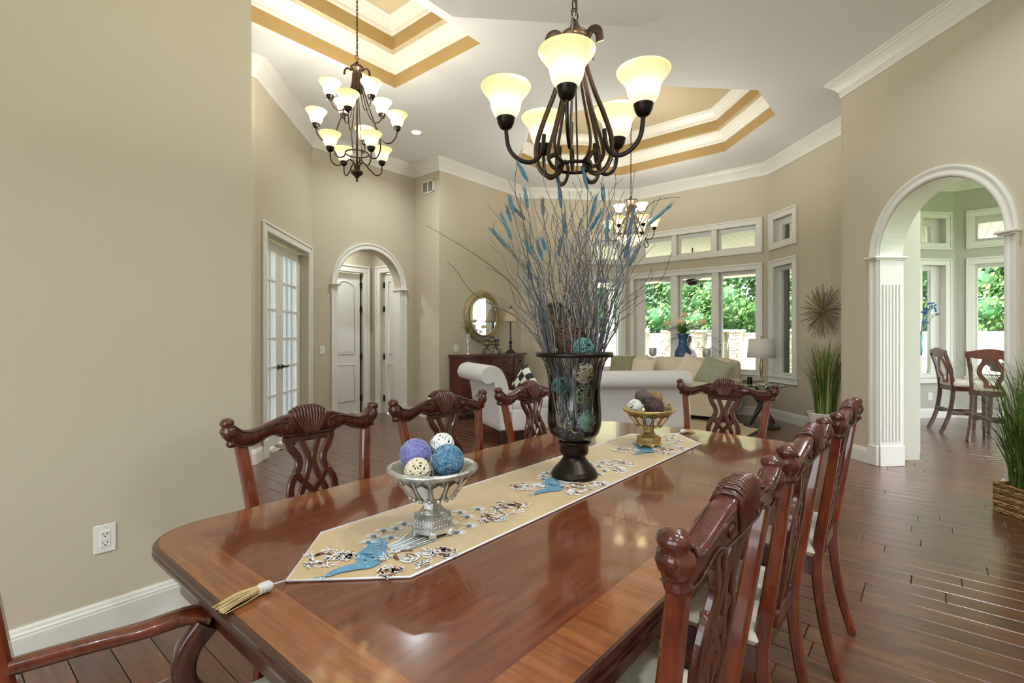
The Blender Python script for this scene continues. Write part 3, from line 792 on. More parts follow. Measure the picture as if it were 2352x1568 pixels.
# ================================================================ DINING CHAIRS
def yb(z): return -.215 - max(0, z - .45) * .15
def make_chair(arms=False):
    t = thing('dining_chair', '', 'chair')
    k = 1.06 if arms else 1.0
    X = lambda x: x * k
    # seat, rails
    b = MB(); q = [(-X(.215), -.20), (X(.215), -.20), (X(.25), .24), (-X(.25), .24)]
    zz = [(0, .44), (-.012, .46), (-.004, .478), (.03, .492), (.09, .500)]
    for (o1, z1), (o2, z2) in zip(zz[:-1], zz[1:]):
        pa, pb = inset(q, o1), inset(q, o2)
        b.add([(x, y, z1) for x, y in pa] + [(x, y, z2) for x, y in pb], [(i, (i + 1) % 4, 4 + (i + 1) % 4, 4 + i) for i in range(4)], 0, True)
    b.add([(x, y, .50) for x, y in inset(q, .09)], [(0, 1, 2, 3)], 0, True); b.build('seat', 'seat_cream', t)
    b = MB(); q2 = inset(q, -.008)
    b.prism(q2, .375, .443); b.build('seat_rail', 'mahogany', t)
    # legs
    for s in (-1, 1):
        b = MB(); pth = spline([(s * X(.195), -.285, 0), (s * X(.195), -.245, .15), (s * X(.195), -.22, .32), (s * X(.197), -.216, .45), (s * X(.205), yb(.6), .6), (s * X(.222), yb(.78), .78), (s * X(.243), yb(.935), .935)], 5)
        b.sweep(pth, lambda u: rect(lerp(.030, .038, min(1, u * 2.2)), lerp(.028, .038, min(1, u * 2)) if u < .55 else lerp(.038, .028, (u - .55) / .45), .006), up=(0, 1, 0), smooth=False)
        b.build('rear_leg', 'mahogany_light', t)
        b = MB(); fx = X(.235)
        b.sweep(spline([(s * fx, .225, .44), (s * (fx + .008), .236, .33), (s * fx, .228, .2), (s * (fx - .01), .214, .08), (s * (fx + .004), .235, .0)], 5), lambda u: rect(lerp(.055, .028, min(1, u * 1.4)), lerp(.055, .028, min(1, u * 1.4)), .008), up=(0, 1, 0))
        b.build('front_leg', 'mahogany', t)
    # crest rail
    top = [(0, 1.016), (.03, 1.014), (.05, 1.006), (.068, .994), (.10, .988), (.14, .975), (.18, .962), (.21, .957), (.235, .962), (.255, .978), (.268, .992), (.28, .993)]
    bot = [(0, .914), (.09, .914), (.105, .917), (.125, .928), (.15, .928), (.18, .912), (.21, .902), (.24, .902), (.262, .914), (.275, .93), (.28, .945)]
    def ip(tb, x):
        x = abs(x)
        for (a, va), (c, vc) in zip(tb[:-1], tb[1:]):
            if x <= c: return lerp(va, vc, (x - a) / (c - a))
        return tb[-1][1]
    b = MB(); n = 48; vs = []; m = 10
    xs = [lerp(-.28, .28, i / n) for i in range(n + 1)]
    for x in xs:
        zt, zb = ip(top, x), ip(bot, x); th = .017 + .004 * (1 - abs(x) / .28)
        e = .007
        for dz, dy in ((zb, -.6), (zb + e * .3, -.9), (zb + e, -1), (zt - e, -1), (zt - e * .3, -.9), (zt, -.6), (zt, .6), (zt - e * .3, .9), (zt - e, 1), (zb + e, 1)):
            vs.append((X(x), yb(dz) + dy * th + .02 * (abs(x) / .28) ** 2 * 0, dz))
        vs[-1] = (X(x), yb(zb) + th, zb + e)
    fs = [(i * m + q, (i + 1) * m + q, (i + 1) * m + (q + 1) % m, i * m + (q + 1) % m) for i in range(n) for q in range(m)]
    b.add(vs, fs, 0, True); b.add(vs[:m], [tuple(range(m))]); b.add(vs[-m:], [tuple(reversed(range(m)))])
    cr = b.build('crest_rail', 'mahogany', t)
    for s in (-1, 1):
        b = MB(); M = Matrix.Translation((s * X(.272), yb(.96), .958)) @ Matrix.Rotation(s * .22, 4, 'Y')
        b.lathe([(0, -.052), (.014, -.05), (.021, -.044), (.022, -.036), (.016, -.030), (.019, -.024), (.027, -.012), (.029, 0), (.026, .013), (.019, .02), (.023, .026), (.025, .033), (.021, .041), (.010, .047), (0, .049)], 16, M=M, sx=.86)
        b.ball((s * X(.292), yb(.965), .962), .013, 10, 6, sq=(.6, 1, 1))
        b.build('ear', 'mahogany', cr)
    # shell carving wraps over the top edge
    b = MB(); m_ = 11
    for i in range(m_):
        u = (i - (m_ - 1) / 2) / ((m_ - 1) / 2)
        x1 = u * .058; x0 = u * .022; z1 = ip(top, x1)
        yf = .0215
        pth = [(x0, yb(.925) + yf, .925), (lerp(x0, x1, .35) + u * .006, yb(.95) + yf + .004, .95), (lerp(x0, x1, .75) + u * .008, yb(.98) + yf + .004, .98), (x1, yb(z1) + yf - .001, z1 - .003), (x1, yb(z1) + .010, z1 + .003), (x1, yb(z1) - .010, z1 + .003), (x1, yb(z1) - yf + .001, z1 - .004), (lerp(x0, x1, .8) + u * .006, yb(.98) - yf - .002, .982), (lerp(x0, x1, .4), yb(.95) - yf - .002, .952), (x0, yb(.925) - yf, .928)]
        b.tube([(X(p[0]), p[1], p[2]) for p in pth], lambda q: .0042 + .0012 * math.sin(PI * min(1, max(0, q))), 6)
    b.build('shell_carving', 'mahogany', cr)
    for s in (-1, 1):
        for side in (1, -1):
            b = MB(); sp = []
            for i in range(22):
                a = i / 21 * 3.6 * PI; r = .019 * (1 - i / 24)
                sp.append((s * X(.078) + s * -r * math.cos(a) * .9, yb(.952) + side * .0205, .948 + r * math.sin(a)))
            b.tube(sp, .0032, 5)
            for j in range(4):
                x0 = .088 + j * .011
                b.tube(spline([(s * X(x0 - .01), yb(.965) + side * .0195, .962 + j * .002), (s * X(x0 + .010), yb(.97) + side * .0215, .974 - j * .001), (s * X(x0 + .026), yb(.965) + side * .0190, .966 - j * .003)], 4), lambda q: .0045 * math.sin(PI * (.15 + .8 * q)), 5)
            b.build('scroll_carving', 'mahogany', cr)
    b = MB()
    for tb, off in ((top, -.006), (bot, .006)):
        for side in (1, -1):
            pts = []
            for i in range(41):
                x = lerp(-.262, .262, i / 40)
                if tb is top and abs(x) < .07: 
                    if pts and len(pts) > 1: b.tube(pts, .0028, 5)
                    pts = []; continue
                z = ip(tb, x) + off; pts.append((X(x), yb(z) + side * (.0185 + .003 * (1 - abs(x) / .28)), z))
            if len(pts) > 1: b.tube(pts, .0028, 5)
    b.build('bead', 'table_edge', cr)
    # pierced splat
    b = MB(); w, th = .024, .014
    def strap(pts, w=w, th=th):
        for s in (-1, 1):
            P = spline([(s * p[0] * k, yb(p[1]), p[1]) for p in pts], 4)
            b.sweep(P, rect(w, th, .004), up=(0, 1, .05), smooth=False)
    b.box((0, yb(.905), .905), (X(.20), .016, .026), None, 0, .005)
    strap([(.086, .905), (.072, .872), (.052, .842), (.047, .815), (.057, .787), (.076, .757), (.086, .72), (.081, .67), (.062, .61), (.05, .55), (.045, .47)], .027, .018)
    strap([(.034, .902), (.024, .872), (.011, .838), (.009, .81), (.02, .772), (.036, .735), (.052, .695), (.062, .64)])
    strap([(.06, .782), (.034, .748), (.004, .715), (-.03, .675), (-.055, .62)])
    strap([(.03, .672), (.014, .62), (.012, .55), (.016, .47)])
    for s in (-1, 1): b.ball((s * X(.066), yb(.782) + .002, .782), .011, 8, 6)
    b.box((0, yb(.47), .462), (X(.17), .024, .05), None, 0, .006)
    b.build('splat', 'mahogany', t)
    if arms:
        for s in (-1, 1):
            b = MB()
            P = spline([(s * X(.205), yb(.70) + .005, .70), (s * X(.245), -.14, .678), (s * X(.262), -.05, .666), (s * X(.262), .03, .668), (s * X(.25), .072, .656)], 6)
            b.sweep(P, lambda u: rect(lerp(.030, .052, min(1, u * 1.3)), .026, .008), up=(0, 0, 1))
            b.build('arm', 'mahogany_light', t)
            b = MB()
            b.sweep(spline([(s * X(.248), .06, .65), (s * X(.252), .025, .60), (s * X(.248), .02, .54), (s * X(.245), .06, .47), (s * X(.24), .09, .40)], 5), lambda u: rect(lerp(.045, .034, u), lerp(.05, .036, u), .007), up=(0, 1, 0))
            b.build('arm_support', 'mahogany', t)
    return t
proto = make_chair()
G = 'carved mahogany dining chairs around the table'
spots = [(-1.48, .93, -PI / 2, 'carved dining chair nearest the beige wall, behind the blue yarn balls bowl'),
         (-1.48, 1.59, -PI / 2, 'middle carved dining chair on the side facing the hall arch'),
         (-1.48, 2.27, -PI / 2, 'carved dining chair partly hidden behind the tall glass vase'),
         (-.567, .955, PI / 2, 'closest carved dining chair at the right edge of the table'),
         (-.567, 1.66, PI / 2, 'middle carved dining chair in the row along the right edge'),
         (-.55, 2.39, PI / 2, 'carved dining chair farthest along the right edge, beside open floor'),
         (-.965, 2.865, PI, 'carved dining chair at the far end of the table, before the sofa')]
for i, (x, y, rz, lab) in enumerate(spots):
    o = proto if i == 0 else copy_tree(proto)
    o.location = (x, y, 0); o.rotation_euler = (0, 0, rz); tag(o, lab, 'chair', G)
ac = make_chair(True); ac.name = 'dining_armchair'
ac.location = (-.965, .30, 0); ac.rotation_euler = (0, 0, math.radians(-10)); tag(ac, 'mahogany dining armchair at the near end, cream seat and curved arm showing', 'armchair', G)

# ================================================================ TABLE RUNNER
RZ = ZT + .0025
rx0, rx1 = -1.2, -.838; rc = (rx0 + rx1) / 2
r = thing('table_runner', 'gold satin table runner embroidered with blue peacocks and flowers', 'runner', (0, 0, RZ))
RP = [(rc, .487), (rx1, .664), (rx1, 2.375), (rc, 2.55), (rx0, 2.375), (rx0, .664)]
b = MB(); nx, ny = 16, 150; vs = []
rr = random.Random(5)
ph = [(rr.uniform(0, 6), rr.uniform(10, 26), rr.uniform(-8, 8), rr.uniform(.3, 1)) for _ in range(7)]
def rz_(x, y):
    a = min(1, max(0, (y - 1.25) / .9))
    s = sum(q[3] * math.sin(q[0] + q[1] * y * 1.6 + q[2] * x) for q in ph) / 7
    return .0012 + a * .0035 * max(-.3, s)
for j in range(ny + 1):
    y = lerp(.487, 2.55, j / ny)
    hw = (rx1 - rx0) / 2
    if y < .664: hw *= (y - .487) / .177
    if y > 2.375: hw *= (2.55 - y) / .175
    for i in range(nx + 1):
        x = rc + hw * (2 * i / nx - 1); vs.append((x, y, rz_(x, y)))
b.add(vs, [(j * (nx + 1) + i, j * (nx + 1) + i + 1, (j + 1) * (nx + 1) + i + 1, (j + 1) * (nx + 1) + i) for j in range(ny) for i in range(nx)], 0, True)
b.build('cloth', 'runner_satin', r)
b = MB(); b.tube([(p[0], p[1], .001) for p in RP], .0028, 6, closed=True); b.build('piping', 'runner_piping', r)
b = MB()
def fl(pts, mi, z=.0036): 
    zz = max(rz_(x, y) for x, y in pts) + z - .0012
    b.add([(x, y, zz) for x, y in pts], [tuple(range(len(pts)))], mi)
def stroke(pts, w, mi, z=.0040):
    P = spline([(p[0], p[1], 0) for p in pts], 4)
    P = [Vector((p.x, p.y, rz_(p.x, p.y) + z - .0012)) for p in P]
    b.sweep(P, lambda t_: rect(w * (.35 + .65 * math.sin(PI * min(1, .15 + .8 * t_))), .0006), mi, up=(0, 0, 1), smooth=False)
def el(cx, cy, a, bb, rot, n=10): return [(cx + a * math.cos(q) * math.cos(rot) - bb * math.sin(q) * math.sin(rot), cy + a * math.cos(q) * math.sin(rot) + bb * math.sin(q) * math.cos(rot)) for q in [2 * PI * i / n for i in range(n)]]
er = random.Random(11)
def flower(cx, cy, R=.038):
    for k in range(15):
        a = er.uniform(0, 2 * PI); q = er.uniform(.15, 1) * R
        x, y = cx + q * math.cos(a), cy + q * math.sin(a) * .8; w = er.uniform(.25, .5) * R
        stroke([(x - w * math.sin(a), y + w * math.cos(a) * .7), (x + .3 * w * math.cos(a), y + .3 * w * math.sin(a)), (x + w * math.sin(a), y - w * math.cos(a) * .7)], .006, er.choice((3, 0, 4, 0, 3)))
    for k in range(13):
        a = er.uniform(0, 2 * PI); L = er.uniform(.5, 1.3) * R; x, y = cx + R * math.cos(a), cy + R * .8 * math.sin(a)
        p1 = (x + L * math.cos(a + .4), y + L * math.sin(a + .4))
        stroke([(x, y), (x + .5 * L * math.cos(a - .2), y + .5 * L * math.sin(a - .2)), p1], .0036, 0)
        for q in (.9, -.7): stroke([(x + .5 * L * math.cos(a), y + .5 * L * math.sin(a)), (x + .8 * L * math.cos(a + q), y + .8 * L * math.sin(a + q))], .003, 0 if er.random() < .75 else 3)
def eye(x, y, rot, s=1.0):
    fl(el(x, y, .0095 * s, .0055 * s, rot), 2, .0042)
    for k in range(11):
        a = rot + PI + (k - 5) * .36
        stroke([(x + .009 * s * math.cos(a), y + .006 * s * math.sin(a)), (x + .024 * s * math.cos(a + .12), y + .024 * s * math.sin(a + .12))], .0022, 0)
    stroke([(x + .01 * math.cos(rot), y + .01 * math.sin(rot)), (x + .034 * s * math.cos(rot), y + .034 * s * math.sin(rot))], .0022, 0)
body = [(-1.018, .652), (-1.025, .671), (-1.042, .701), (-1.059, .727), (-1.052, .74), (-1.031, .744), (-1.001, .722), (-.984, .705), (-.972, .703), (-.949, .68), (-.936, .657), (-.93, .635), (-.938, .618), (-.967, .62), (-.996, .635)]
neck = [(-.935, .63), (-.950, .600), (-.962, .578), (-.964, .556), (-.969, .546), (-.980, .556), (-.986, .575), (-.983, .600), (-.975, .628)]
def peacock(dy, full=True):
    S = lambda P: [(x, y + dy) for x, y in P]
    fl(S(body), 1); fl(S(neck), 1, .0040)
    for k in range(5): 
        q = k * .009; stroke(S([(-1.056 + q * 1.6, .722 - q), (-1.040 + q * 1.5, .728 - q), (-1.012 + q, .712 - q * .8)]), .0026, 4, .0046)
    for k in range(6): stroke(S([(-1.01 + k * .013, .655 + .004 * (k % 2)), (-.995 + k * .012, .667 + .006 * (k % 2))]), .003, 3 if k % 2 else 2, .0046)
    for k in range(9): fl(S(el(-.985 + .006 * k + er.uniform(-.008, .008), .640 + er.uniform(-.012, .02), .0035, .003, 0, 6)), 4, .0045)
    stroke(S([(-.97, .548), (-.976, .536), (-.982, .528)]), .004, 1); stroke(S([(-.972, .545), (-.971, .532)]), .003, 0); stroke(S([(-.97, .545), (-.962, .533)]), .003, 4)
    for k in range(8):
        stroke(S([(-1.0 + .006 * k, .722 - .002 * k), (-1.004 + .008 * k, .76 - .002 * k), (-1.02 + .012 * k, .80 + .004 * k)]), .007, 4 if k % 2 else 0, .0038)
    for x, y in [(-1.086, .774), (-1.074, .736), (-1.052, .706), (-1.075, .806), (-1.034, .759), (-1.084, .838), (-1.062, .96), (-1.033, .996), (-.992, .985), (-1.013, 1.048), (-.994, .923), (-.941, .941), (-.932, .888)]:
        eye(x, y + dy, math.atan2(.62 - y, -.97 - x), 1.0)
    flower(-.912, .716 + dy); flower(-1.058, .588 + dy, .028); flower(-.868, .79 + dy, .018); flower(-.885, .648 + dy, .018); flower(-1.02, .632 + dy, .014)
    flower(-1.085, .935 + dy, .016)
peacock(0); flower(-.955, 1.13, .034); flower(-.942, 1.03, .028)
peacock(.715); flower(-.953, 1.80, .036); flower(-.915, 1.70, .028)
peacock(1.43)
b.build('embroidery', ['thread_white', 'thread_blue', 'thread_deep', 'thread_brown', 'thread_pale'], r)
def tassel(p0, p1, p2, dark=False):
    """p0 runner tip, p1 head, p2 fringe end"""
    b = MB(); b.tube(spline([p0, lerp(Vector(p0), Vector(p1), .5) + Vector((0.004, 0, .002)), p1], 4), .0014, 5)
    b.build('tassel_cord', 'runner_piping', r)
    d = (Vector(p2) - Vector(p1)).normalized()
    b = MB(); q = [Vector(p1) + d * s for s in (0, .004, .010, .018, .026, .030)]
    rad = [.004, .0085, .010, .010, .0095, .0085]
    b.tube(q, lambda t_: rad[min(5, int(round(t_ * 5)))], 10)
    for k in range(6): b.tube([Vector(p1) + d * (.008 + k * .0035) + Vector((0, 0, 0)) + (d.orthogonal().normalized() * .0102 * math.cos(a) + d.cross(d.orthogonal().normalized()) * .0102 * math.sin(a)) for a in [2 * PI * i / 12 for i in range(12)]], .0012, 4, closed=True)
    b.build('tassel_head', 'runner_piping', r)
    b = MB(); side = d.cross(Vector((0, 0, 1)))
    L = (Vector(p2) - Vector(p1)).length
    for k in range(64):
        u = er.uniform(-1, 1); h = er.uniform(0, 1)
        s0 = Vector(p1) + d * .026 + side * u * .008 + Vector((0, 0, (h - .5) * .012))
        e = Vector(p1) + d * (L * er.uniform(.93, 1.03)) + side * (u * .022 + er.uniform(-.004, .004)); e.z = -RZ + ZT + .002 + h * .014 * (1 - abs(u))
        m_ = lerp(s0, e, .5) + Vector((0, 0, .004 * h)) + side * u * .003
        b.tube([s0, m_, e], .0011, 4)
    o = b.build('tassel_fringe', 'tassel', r)
tassel((rc, .487, .002), (-1.010, .456, .009), (-1.006, .355, .009))
tassel((rc, 2.55, .002), (-1.01, 2.575, .009), (-.985, 2.66, .009))
# ================================================================ PEDESTAL BOWLS AND YARN BALLS
def pedestal_bowl(loc, m, label, rz, name='pedestal_bowl'):
    t = thing(name, label, 'bowl', loc, rz)
    b = MB(); b.lathe([(0, .092), (.03, .092), (.052, .10), (.078, .125), (.094, .150), (.100, .156), (.113, .158), (.117, .163), (.116, .169), (.108, .1715), (.100, .168), (.09, .16), (.07, .125), (.045, .108), (0, .102)], 40, cap=False)
    b.build('bowl', m, t)
    b = MB()
    for k in range(14):
        a = 2 * PI * k / 14
        p0, p1 = (.058, .100), (.0965, .152)
        for da in (PI / 14,):
            b.tube([((p0[0] + .003) * math.cos(a + da), (p0[0] + .003) * math.sin(a + da), p0[1]), (.081 * math.cos(a + da), .081 * math.sin(a + da), .1255), ((p1[0] + .002) * math.cos(a + da), (p1[0] + .002) * math.sin(a + da), p1[1])], .0036, 6)
    for q in range(16):
        a = 2 * PI * q / 16; b.ball((.056 * math.cos(a), .056 * math.sin(a), .094), .0068, 8, 6)
    b.build('ribs', m, t)
    mm = None
    for k in range(14):
        a = 2 * PI * k / 14
        if mm is None:
            q = MB(); hw0, hw1 = .0080, .0145
            pts = [(0, .004), (hw0, .014), (hw1, .046), (0, .058), (-hw1, .046), (-hw0, .014)]
            q.add([(0.0018, x, z) for x, z in pts], [tuple(range(6))]); mm = q.mesh('mirror_facet', 'facet')
        o = bpy.data.objects.new('mirror_facet', mm); COL.objects.link(o); o.parent = t
        o.matrix_local = Matrix.Rotation(a, 4, 'Z') @ Matrix.Translation((.0605, 0, .0985)) @ Matrix.Rotation(math.atan2(.036, .05), 4, 'Y')
    b = MB()
    hexp = lambda R: [(R * math.cos(PI / 3 * i), R * math.sin(PI / 3 * i)) for i in range(6)]
    prof = [(.056, .008), (.057, .02), (.052, .022), (.052, .032), (.055, .034), (.055, .040), (.049, .044), (.036, .052), (.026, .064), (.0225, .078), (.025, .082), (.025, .092), (.02, .095)]
    for (r0, z0), (r1, z1) in zip(prof[:-1], prof[1:]):
        A, Bq = hexp(r0), hexp(r1); b.add([(x, y, z0) for x, y in A] + [(x, y, z1) for x, y in Bq], [(i, (i + 1) % 6, 6 + (i + 1) % 6, 6 + i) for i in range(6)])
    b.add([(x, y, .008) for x, y in hexp(.056)], [tuple(reversed(range(6)))])
    for i in range(6):
        a = PI / 3 * i; b.box((0, 0, 0), (.018, .018, .016), Matrix.Rotation(a, 4, 'Z') @ Matrix.Translation((.049, 0, .008)), 0, .003)
        for j in range(7):
            u = (j + .5) / 7; A = hexp(.0545); p = (lerp(A[i][0], A[(i + 1) % 6][0], u), lerp(A[i][1], A[(i + 1) % 6][1], u))
            b.ball((p[0], p[1], .027), .0028, 6, 4); b.ball((p[0] * .98, p[1] * .98, .042), .0028, 6, 4)
    b.build('pedestal', m, t)
    return t
BX1 = (-.985, .852, ZT + .006); BX2 = (-1.0, 2.165, ZT + .008)
pedestal_bowl(BX1, 'silver_leaf', 'silver pedestal bowl with mirror facets nearest the tassel', .35)
pedestal_bowl(BX2, 'gold_leaf', 'gilded pedestal bowl with mirror facets at the far end of the runner', .2)
def yarn(loc, r, m, label, open_=False, n=46, tr=.0016, seed=1, name='yarn_ball', group='yarn and twig balls', core=None, m2=None):
    q = random.Random(seed)
    b = MB()
    if not open_: b.ball((0, 0, 0), r * .965, 24, 14)
    elif core: b.ball((0, 0, 0), r * .62, 12, 8, 1)
    for k in range(n):
        ax = Vector((q.gauss(0, 1), q.gauss(0, 1), q.gauss(0, 1))).normalized()
        u = ax.orthogonal().normalized(); v = ax.cross(u); off = q.uniform(-.45, .45) * r if open_ else q.uniform(-.8, .8) * r
        R = math.sqrt(max(1e-6, r * r - off * off)) * (q.uniform(.93, 1.0) if open_ else .985)
        m_ = 20
        b.tube([ax * off * .985 + (u * math.cos(2 * PI * i / m_) + v * math.sin(2 * PI * i / m_)) * R for i in range(m_)], tr, 4, 2 if (m2 and k % 3 == 0) else 0, closed=True)
    o = b.build(name, [m, core or m, m2 or m])
    o.location = loc; tag(o, label, 'decor ball', group); return o
mat('yarn_purple', (112, 112, 176), .9, noise=(40, .2), sheen=.5); mat('yarn_blue', (70, 112, 142), .8, noise=(30, .3)); mat('raffia_ivory', (222, 210, 184), .7); mat('raffia_white', (230, 228, 224), .7)
mat('yarn_plum', (74, 54, 60), .9, noise=(40, .2)); mat('yarn_grey', (96, 86, 84), .9, noise=(50, .5)); mat('ball_gold', (150, 118, 70), .6, noise=(30, .3)); mat('twig_tan', (176, 148, 112), .7)
mat('twig_brown', (96, 72, 56), .8); mat('twig_teal', (92, 140, 136), .6); mat('twig_green', (150, 160, 132), .7); mat('pebble', (120, 120, 124), .45, noise=(12, .25)); mat('pebble_dark', (70, 70, 78), .4, noise=(12, .3))
mat('yarn_purple2', (140, 138, 200), .9, sheen=.5); mat('yarn_blue2', (120, 158, 178), .8); mat('yarn_plum2', (120, 98, 92), .9)
mat('raffia_gap_shade', (70, 60, 48), .9)  # dark inner ball stands in for the shade between raffia strands
def off(c, right, up, toward=0.0):   # offsets as the camera sees them: to its right, up, towards it
    return (c[0] + right * CA + toward * SA, c[1] + right * SA - toward * CA, c[2] + up)
c = BX1
yarn(off(c, -.046, .196, -.012), .0405, 'yarn_purple', 'lavender purple yarn ball in the silver bowl', n=70, tr=.0012, seed=1, m2='yarn_purple2')
yarn(off(c, .042, .187, .018), .0405, 'yarn_blue', 'steel blue yarn ball in the silver bowl', n=80, tr=.0016, seed=2, m2='yarn_blue2')
yarn(off(c, -.028, .170, .055), .031, 'raffia_ivory', 'ivory raffia ball in front in the silver bowl', True, 34, .0022, 3, core='raffia_gap_shade')
yarn(off(c, .018, .212, -.05), .031, 'raffia_white', 'white raffia ball at the back of the silver bowl', True, 34, .0025, 4, core='raffia_gap_shade')
yarn(off(c, .0, .135, -.01), .028, 'raffia_white', 'white raffia ball under the others in the silver bowl', True, 30, .0018, 14, core='raffia_gap_shade')
c = BX2
yarn(off(c, .012, .187, .040), .043, 'yarn_plum', 'dark plum yarn ball in front in the gilded bowl', n=60, tr=.0012, seed=5, m2='yarn_plum2')
yarn(off(c, -.025, .224, -.012), .034, 'yarn_grey', 'mottled grey ball on top in the gilded bowl', n=60, tr=.0022, seed=6, m2='yarn_plum2')
yarn(off(c, .036, .215, -.022), .034, 'ball_gold', 'golden brown ball at the back of the gilded bowl', n=40, tr=.0018, seed=7)
yarn(off(c, -.066, .180, .012), .033, 'raffia_white', 'white raffia ball at the left in the gilded bowl', True, 34, .0022, 8, core='raffia_gap_shade')
yarn(off(c, .078, .178, .006), .025, 'twig_tan', 'small tan twig ball at the right in the gilded bowl', True, 18, .0016, 9)

# ================================================================ GLASS VASE
VL = (-.99, 1.525, ZT + .006)
v = thing('glass_vase', 'tall footed glass vase with dark bronze base and rim, filled with twigs', 'vase', VL)
b = MB(); b.lathe([(0, 0), (.082, 0), (.084, .006), (.084, .012), (.079, .016), (.078, .022), (.074, .027), (.055, .048), (.044, .062), (.040, .070), (.043, .076), (.049, .082), (.051, .09), (.051, .112), (.055, .118), (.060, .122), (.060, .128), (.05, .130), (0, .130)], 40, cap=False); b.build('foot', 'bronze_dark', v)
GP = [(.050, .131), (.072, .140), (.088, .158), (.0955, .185), (.097, .215), (.0945, .26), (.0925, .30), (.094, .34), (.101, .38), (.113, .415), (.127, .436)]
b = MB(); b.lathe(GP, 48, cap=False); b.build('glass_body', 'clear_glass', v)
b = MB(); b.lathe([(.125, .430), (.136, .430), (.1395, .434), (.1395, .443), (.136, .447), (.126, .447), (.125, .430)], 48, cap=False); b.build('rim', 'bronze_dark', v)
pr = random.Random(21)
pm = []
for k in range(3):
    q = MB(); q.ball((0, 0, 0), 1, 12, 8, sq=(1, .78, .55)); pm.append(q.mesh('pebble', 'pebble' if k < 2 else 'pebble_dark'))
for k in range(22):
    o = bpy.data.objects.new('pebble', pm[k % 3]); COL.objects.link(o)
    lay = k // 9; R = (.058, .064, .05)[min(2, lay)] * math.sqrt(pr.random()); a = pr.uniform(0, 2 * PI)
    o.location = (VL[0] + R * math.cos(a), VL[1] + R * math.sin(a), VL[2] + .148 + .018 * lay); s = pr.uniform(.012, .019); o.scale = (s, s, s); o.rotation_euler = (pr.uniform(-.5, .5), pr.uniform(-.5, .5), pr.uniform(0, 6))
    tag(o, 'smooth grey pebble at the bottom of the tall glass vase', 'pebble', 'pebbles in the glass vase')
VV = Vector(VL)
yarn(off(VL, -.02, .495, .03), .058, 'twig_brown', 'large brown vine ball above the vase rim among the twigs', True, 26, .0022, 31, 'vine_ball')
yarn(off(VL, .02, .463, .075), .036, 'twig_teal', 'teal vine ball resting at the vase rim', True, 26, .0024, 32, 'vine_ball')
yarn(off(VL, .026, .375, .055), .036, 'raffia_ivory', 'ivory vine ball inside the upper part of the vase', True, 30, .0020, 33, 'vine_ball')
yarn(off(VL, .022, .300, .05), .034, 'twig_green', 'sage green vine ball in the middle of the vase', True, 22, .0016, 34, 'vine_ball')
yarn(off(VL, -.052, .33, .03), .03, 'twig_teal', 'teal vine ball against the left of the vase', True, 22, .0016, 36, 'vine_ball')
b = MB(); q = random.Random(5); b.ball((0, 0, 0), .028, 14, 8, sq=(1, 1, 1.25))
for k in range(60):
    d = Vector((q.gauss(0, 1), q.gauss(0, 1), q.gauss(0, 1))).normalized(); b.ball((d.x * .029, d.y * .029, d.z * .036), .006, 6, 4)
mat('seed_green', (142, 172, 160), .5); o = b.build('seed_pod_ball', 'seed_green'); o.location = off(VL, .036, .205, .042); tag(o, 'pale green knobbly pod ball low in the vase', 'decor ball')

# ---------------------------------------------------------------- twigs and dyed grasses standing in the vase
mat('twig_a', (92, 76, 68), .8); mat('twig_b', (110, 104, 110), .8); mat('twig_c', (150, 148, 150), .7); mat('twig_d', (76, 98, 112), .7); mat('twig_e', (168, 160, 146), .7)
mat('plume_blue', (78, 114, 140), .8, noise=(60, .3)); mat('plume_slate', (96, 112, 126), .8, noise=(60, .3)); mat('plume_teal', (86, 132, 150), .8, noise=(60, .3))
tw = random.Random(17)
def twig_path(lean_r, lean_t, top, wig, seed):
    """lean to the camera's right / towards it at the top"""
    q = random.Random(seed)
    a = q.uniform(0, 2 * PI); r0 = .06 * math.sqrt(q.random())
    base = Vector(VL) + Vector((r0 * math.cos(a), r0 * math.sin(a), q.uniform(.15, .24)))
    k = min(1, .108 / max(1e-4, math.hypot(lean_r, lean_t)) )
    rim = Vector(off(VL, lean_r * min(k, .42), .44, lean_t * min(k, .42)))
    tip = Vector(off(VL, lean_r, top, lean_t))
    n = 15; pts = []
    p1, p2, p3 = q.uniform(0, 6), q.uniform(0, 6), q.uniform(0, 6)
    f = q.uniform(1.6, 3.4)
    for i in range(n + 1):
        u = i / n
        ur = (rim.z - base.z) / (tip.z - base.z)
        p = lerp(base, rim, u / ur) if u < ur else lerp(rim, tip, (u - ur) / (1 - ur))
        if u > ur: 
            s = (u - ur) / (1 - ur); p = p - (tip - rim) * 0 + Vector(off((0, 0, 0), -.18 * lean_r * math.sin(PI * s) * .5, 0, 0))
            w = wig * (.4 + s * .8) * min(1, s * 3)
            p = p + Vector(off((0, 0, 0), w * math.sin(p1 + f * 2 * PI * s), w * .4 * math.sin(p3 + 7 * s), w * math.sin(p2 + f * 1.7 * PI * s)))
        pts.append(p)
    return pts
def twig(pts, r0, r1, m, lab, grp, name='twig'):
    b = MB(); o_ = Vector(pts[0]); P = spline([p - o_ for p in pts], 2)
    b.tube(P, lambda u: lerp(r0, r1, u), 5)
    o = b.build(name, m); o.location = o_; tag(o, lab, 'twig', grp); return o
LAB = 'thin curly twig standing among many in the tall glass vase'; GRP = 'curly twigs in the glass vase'
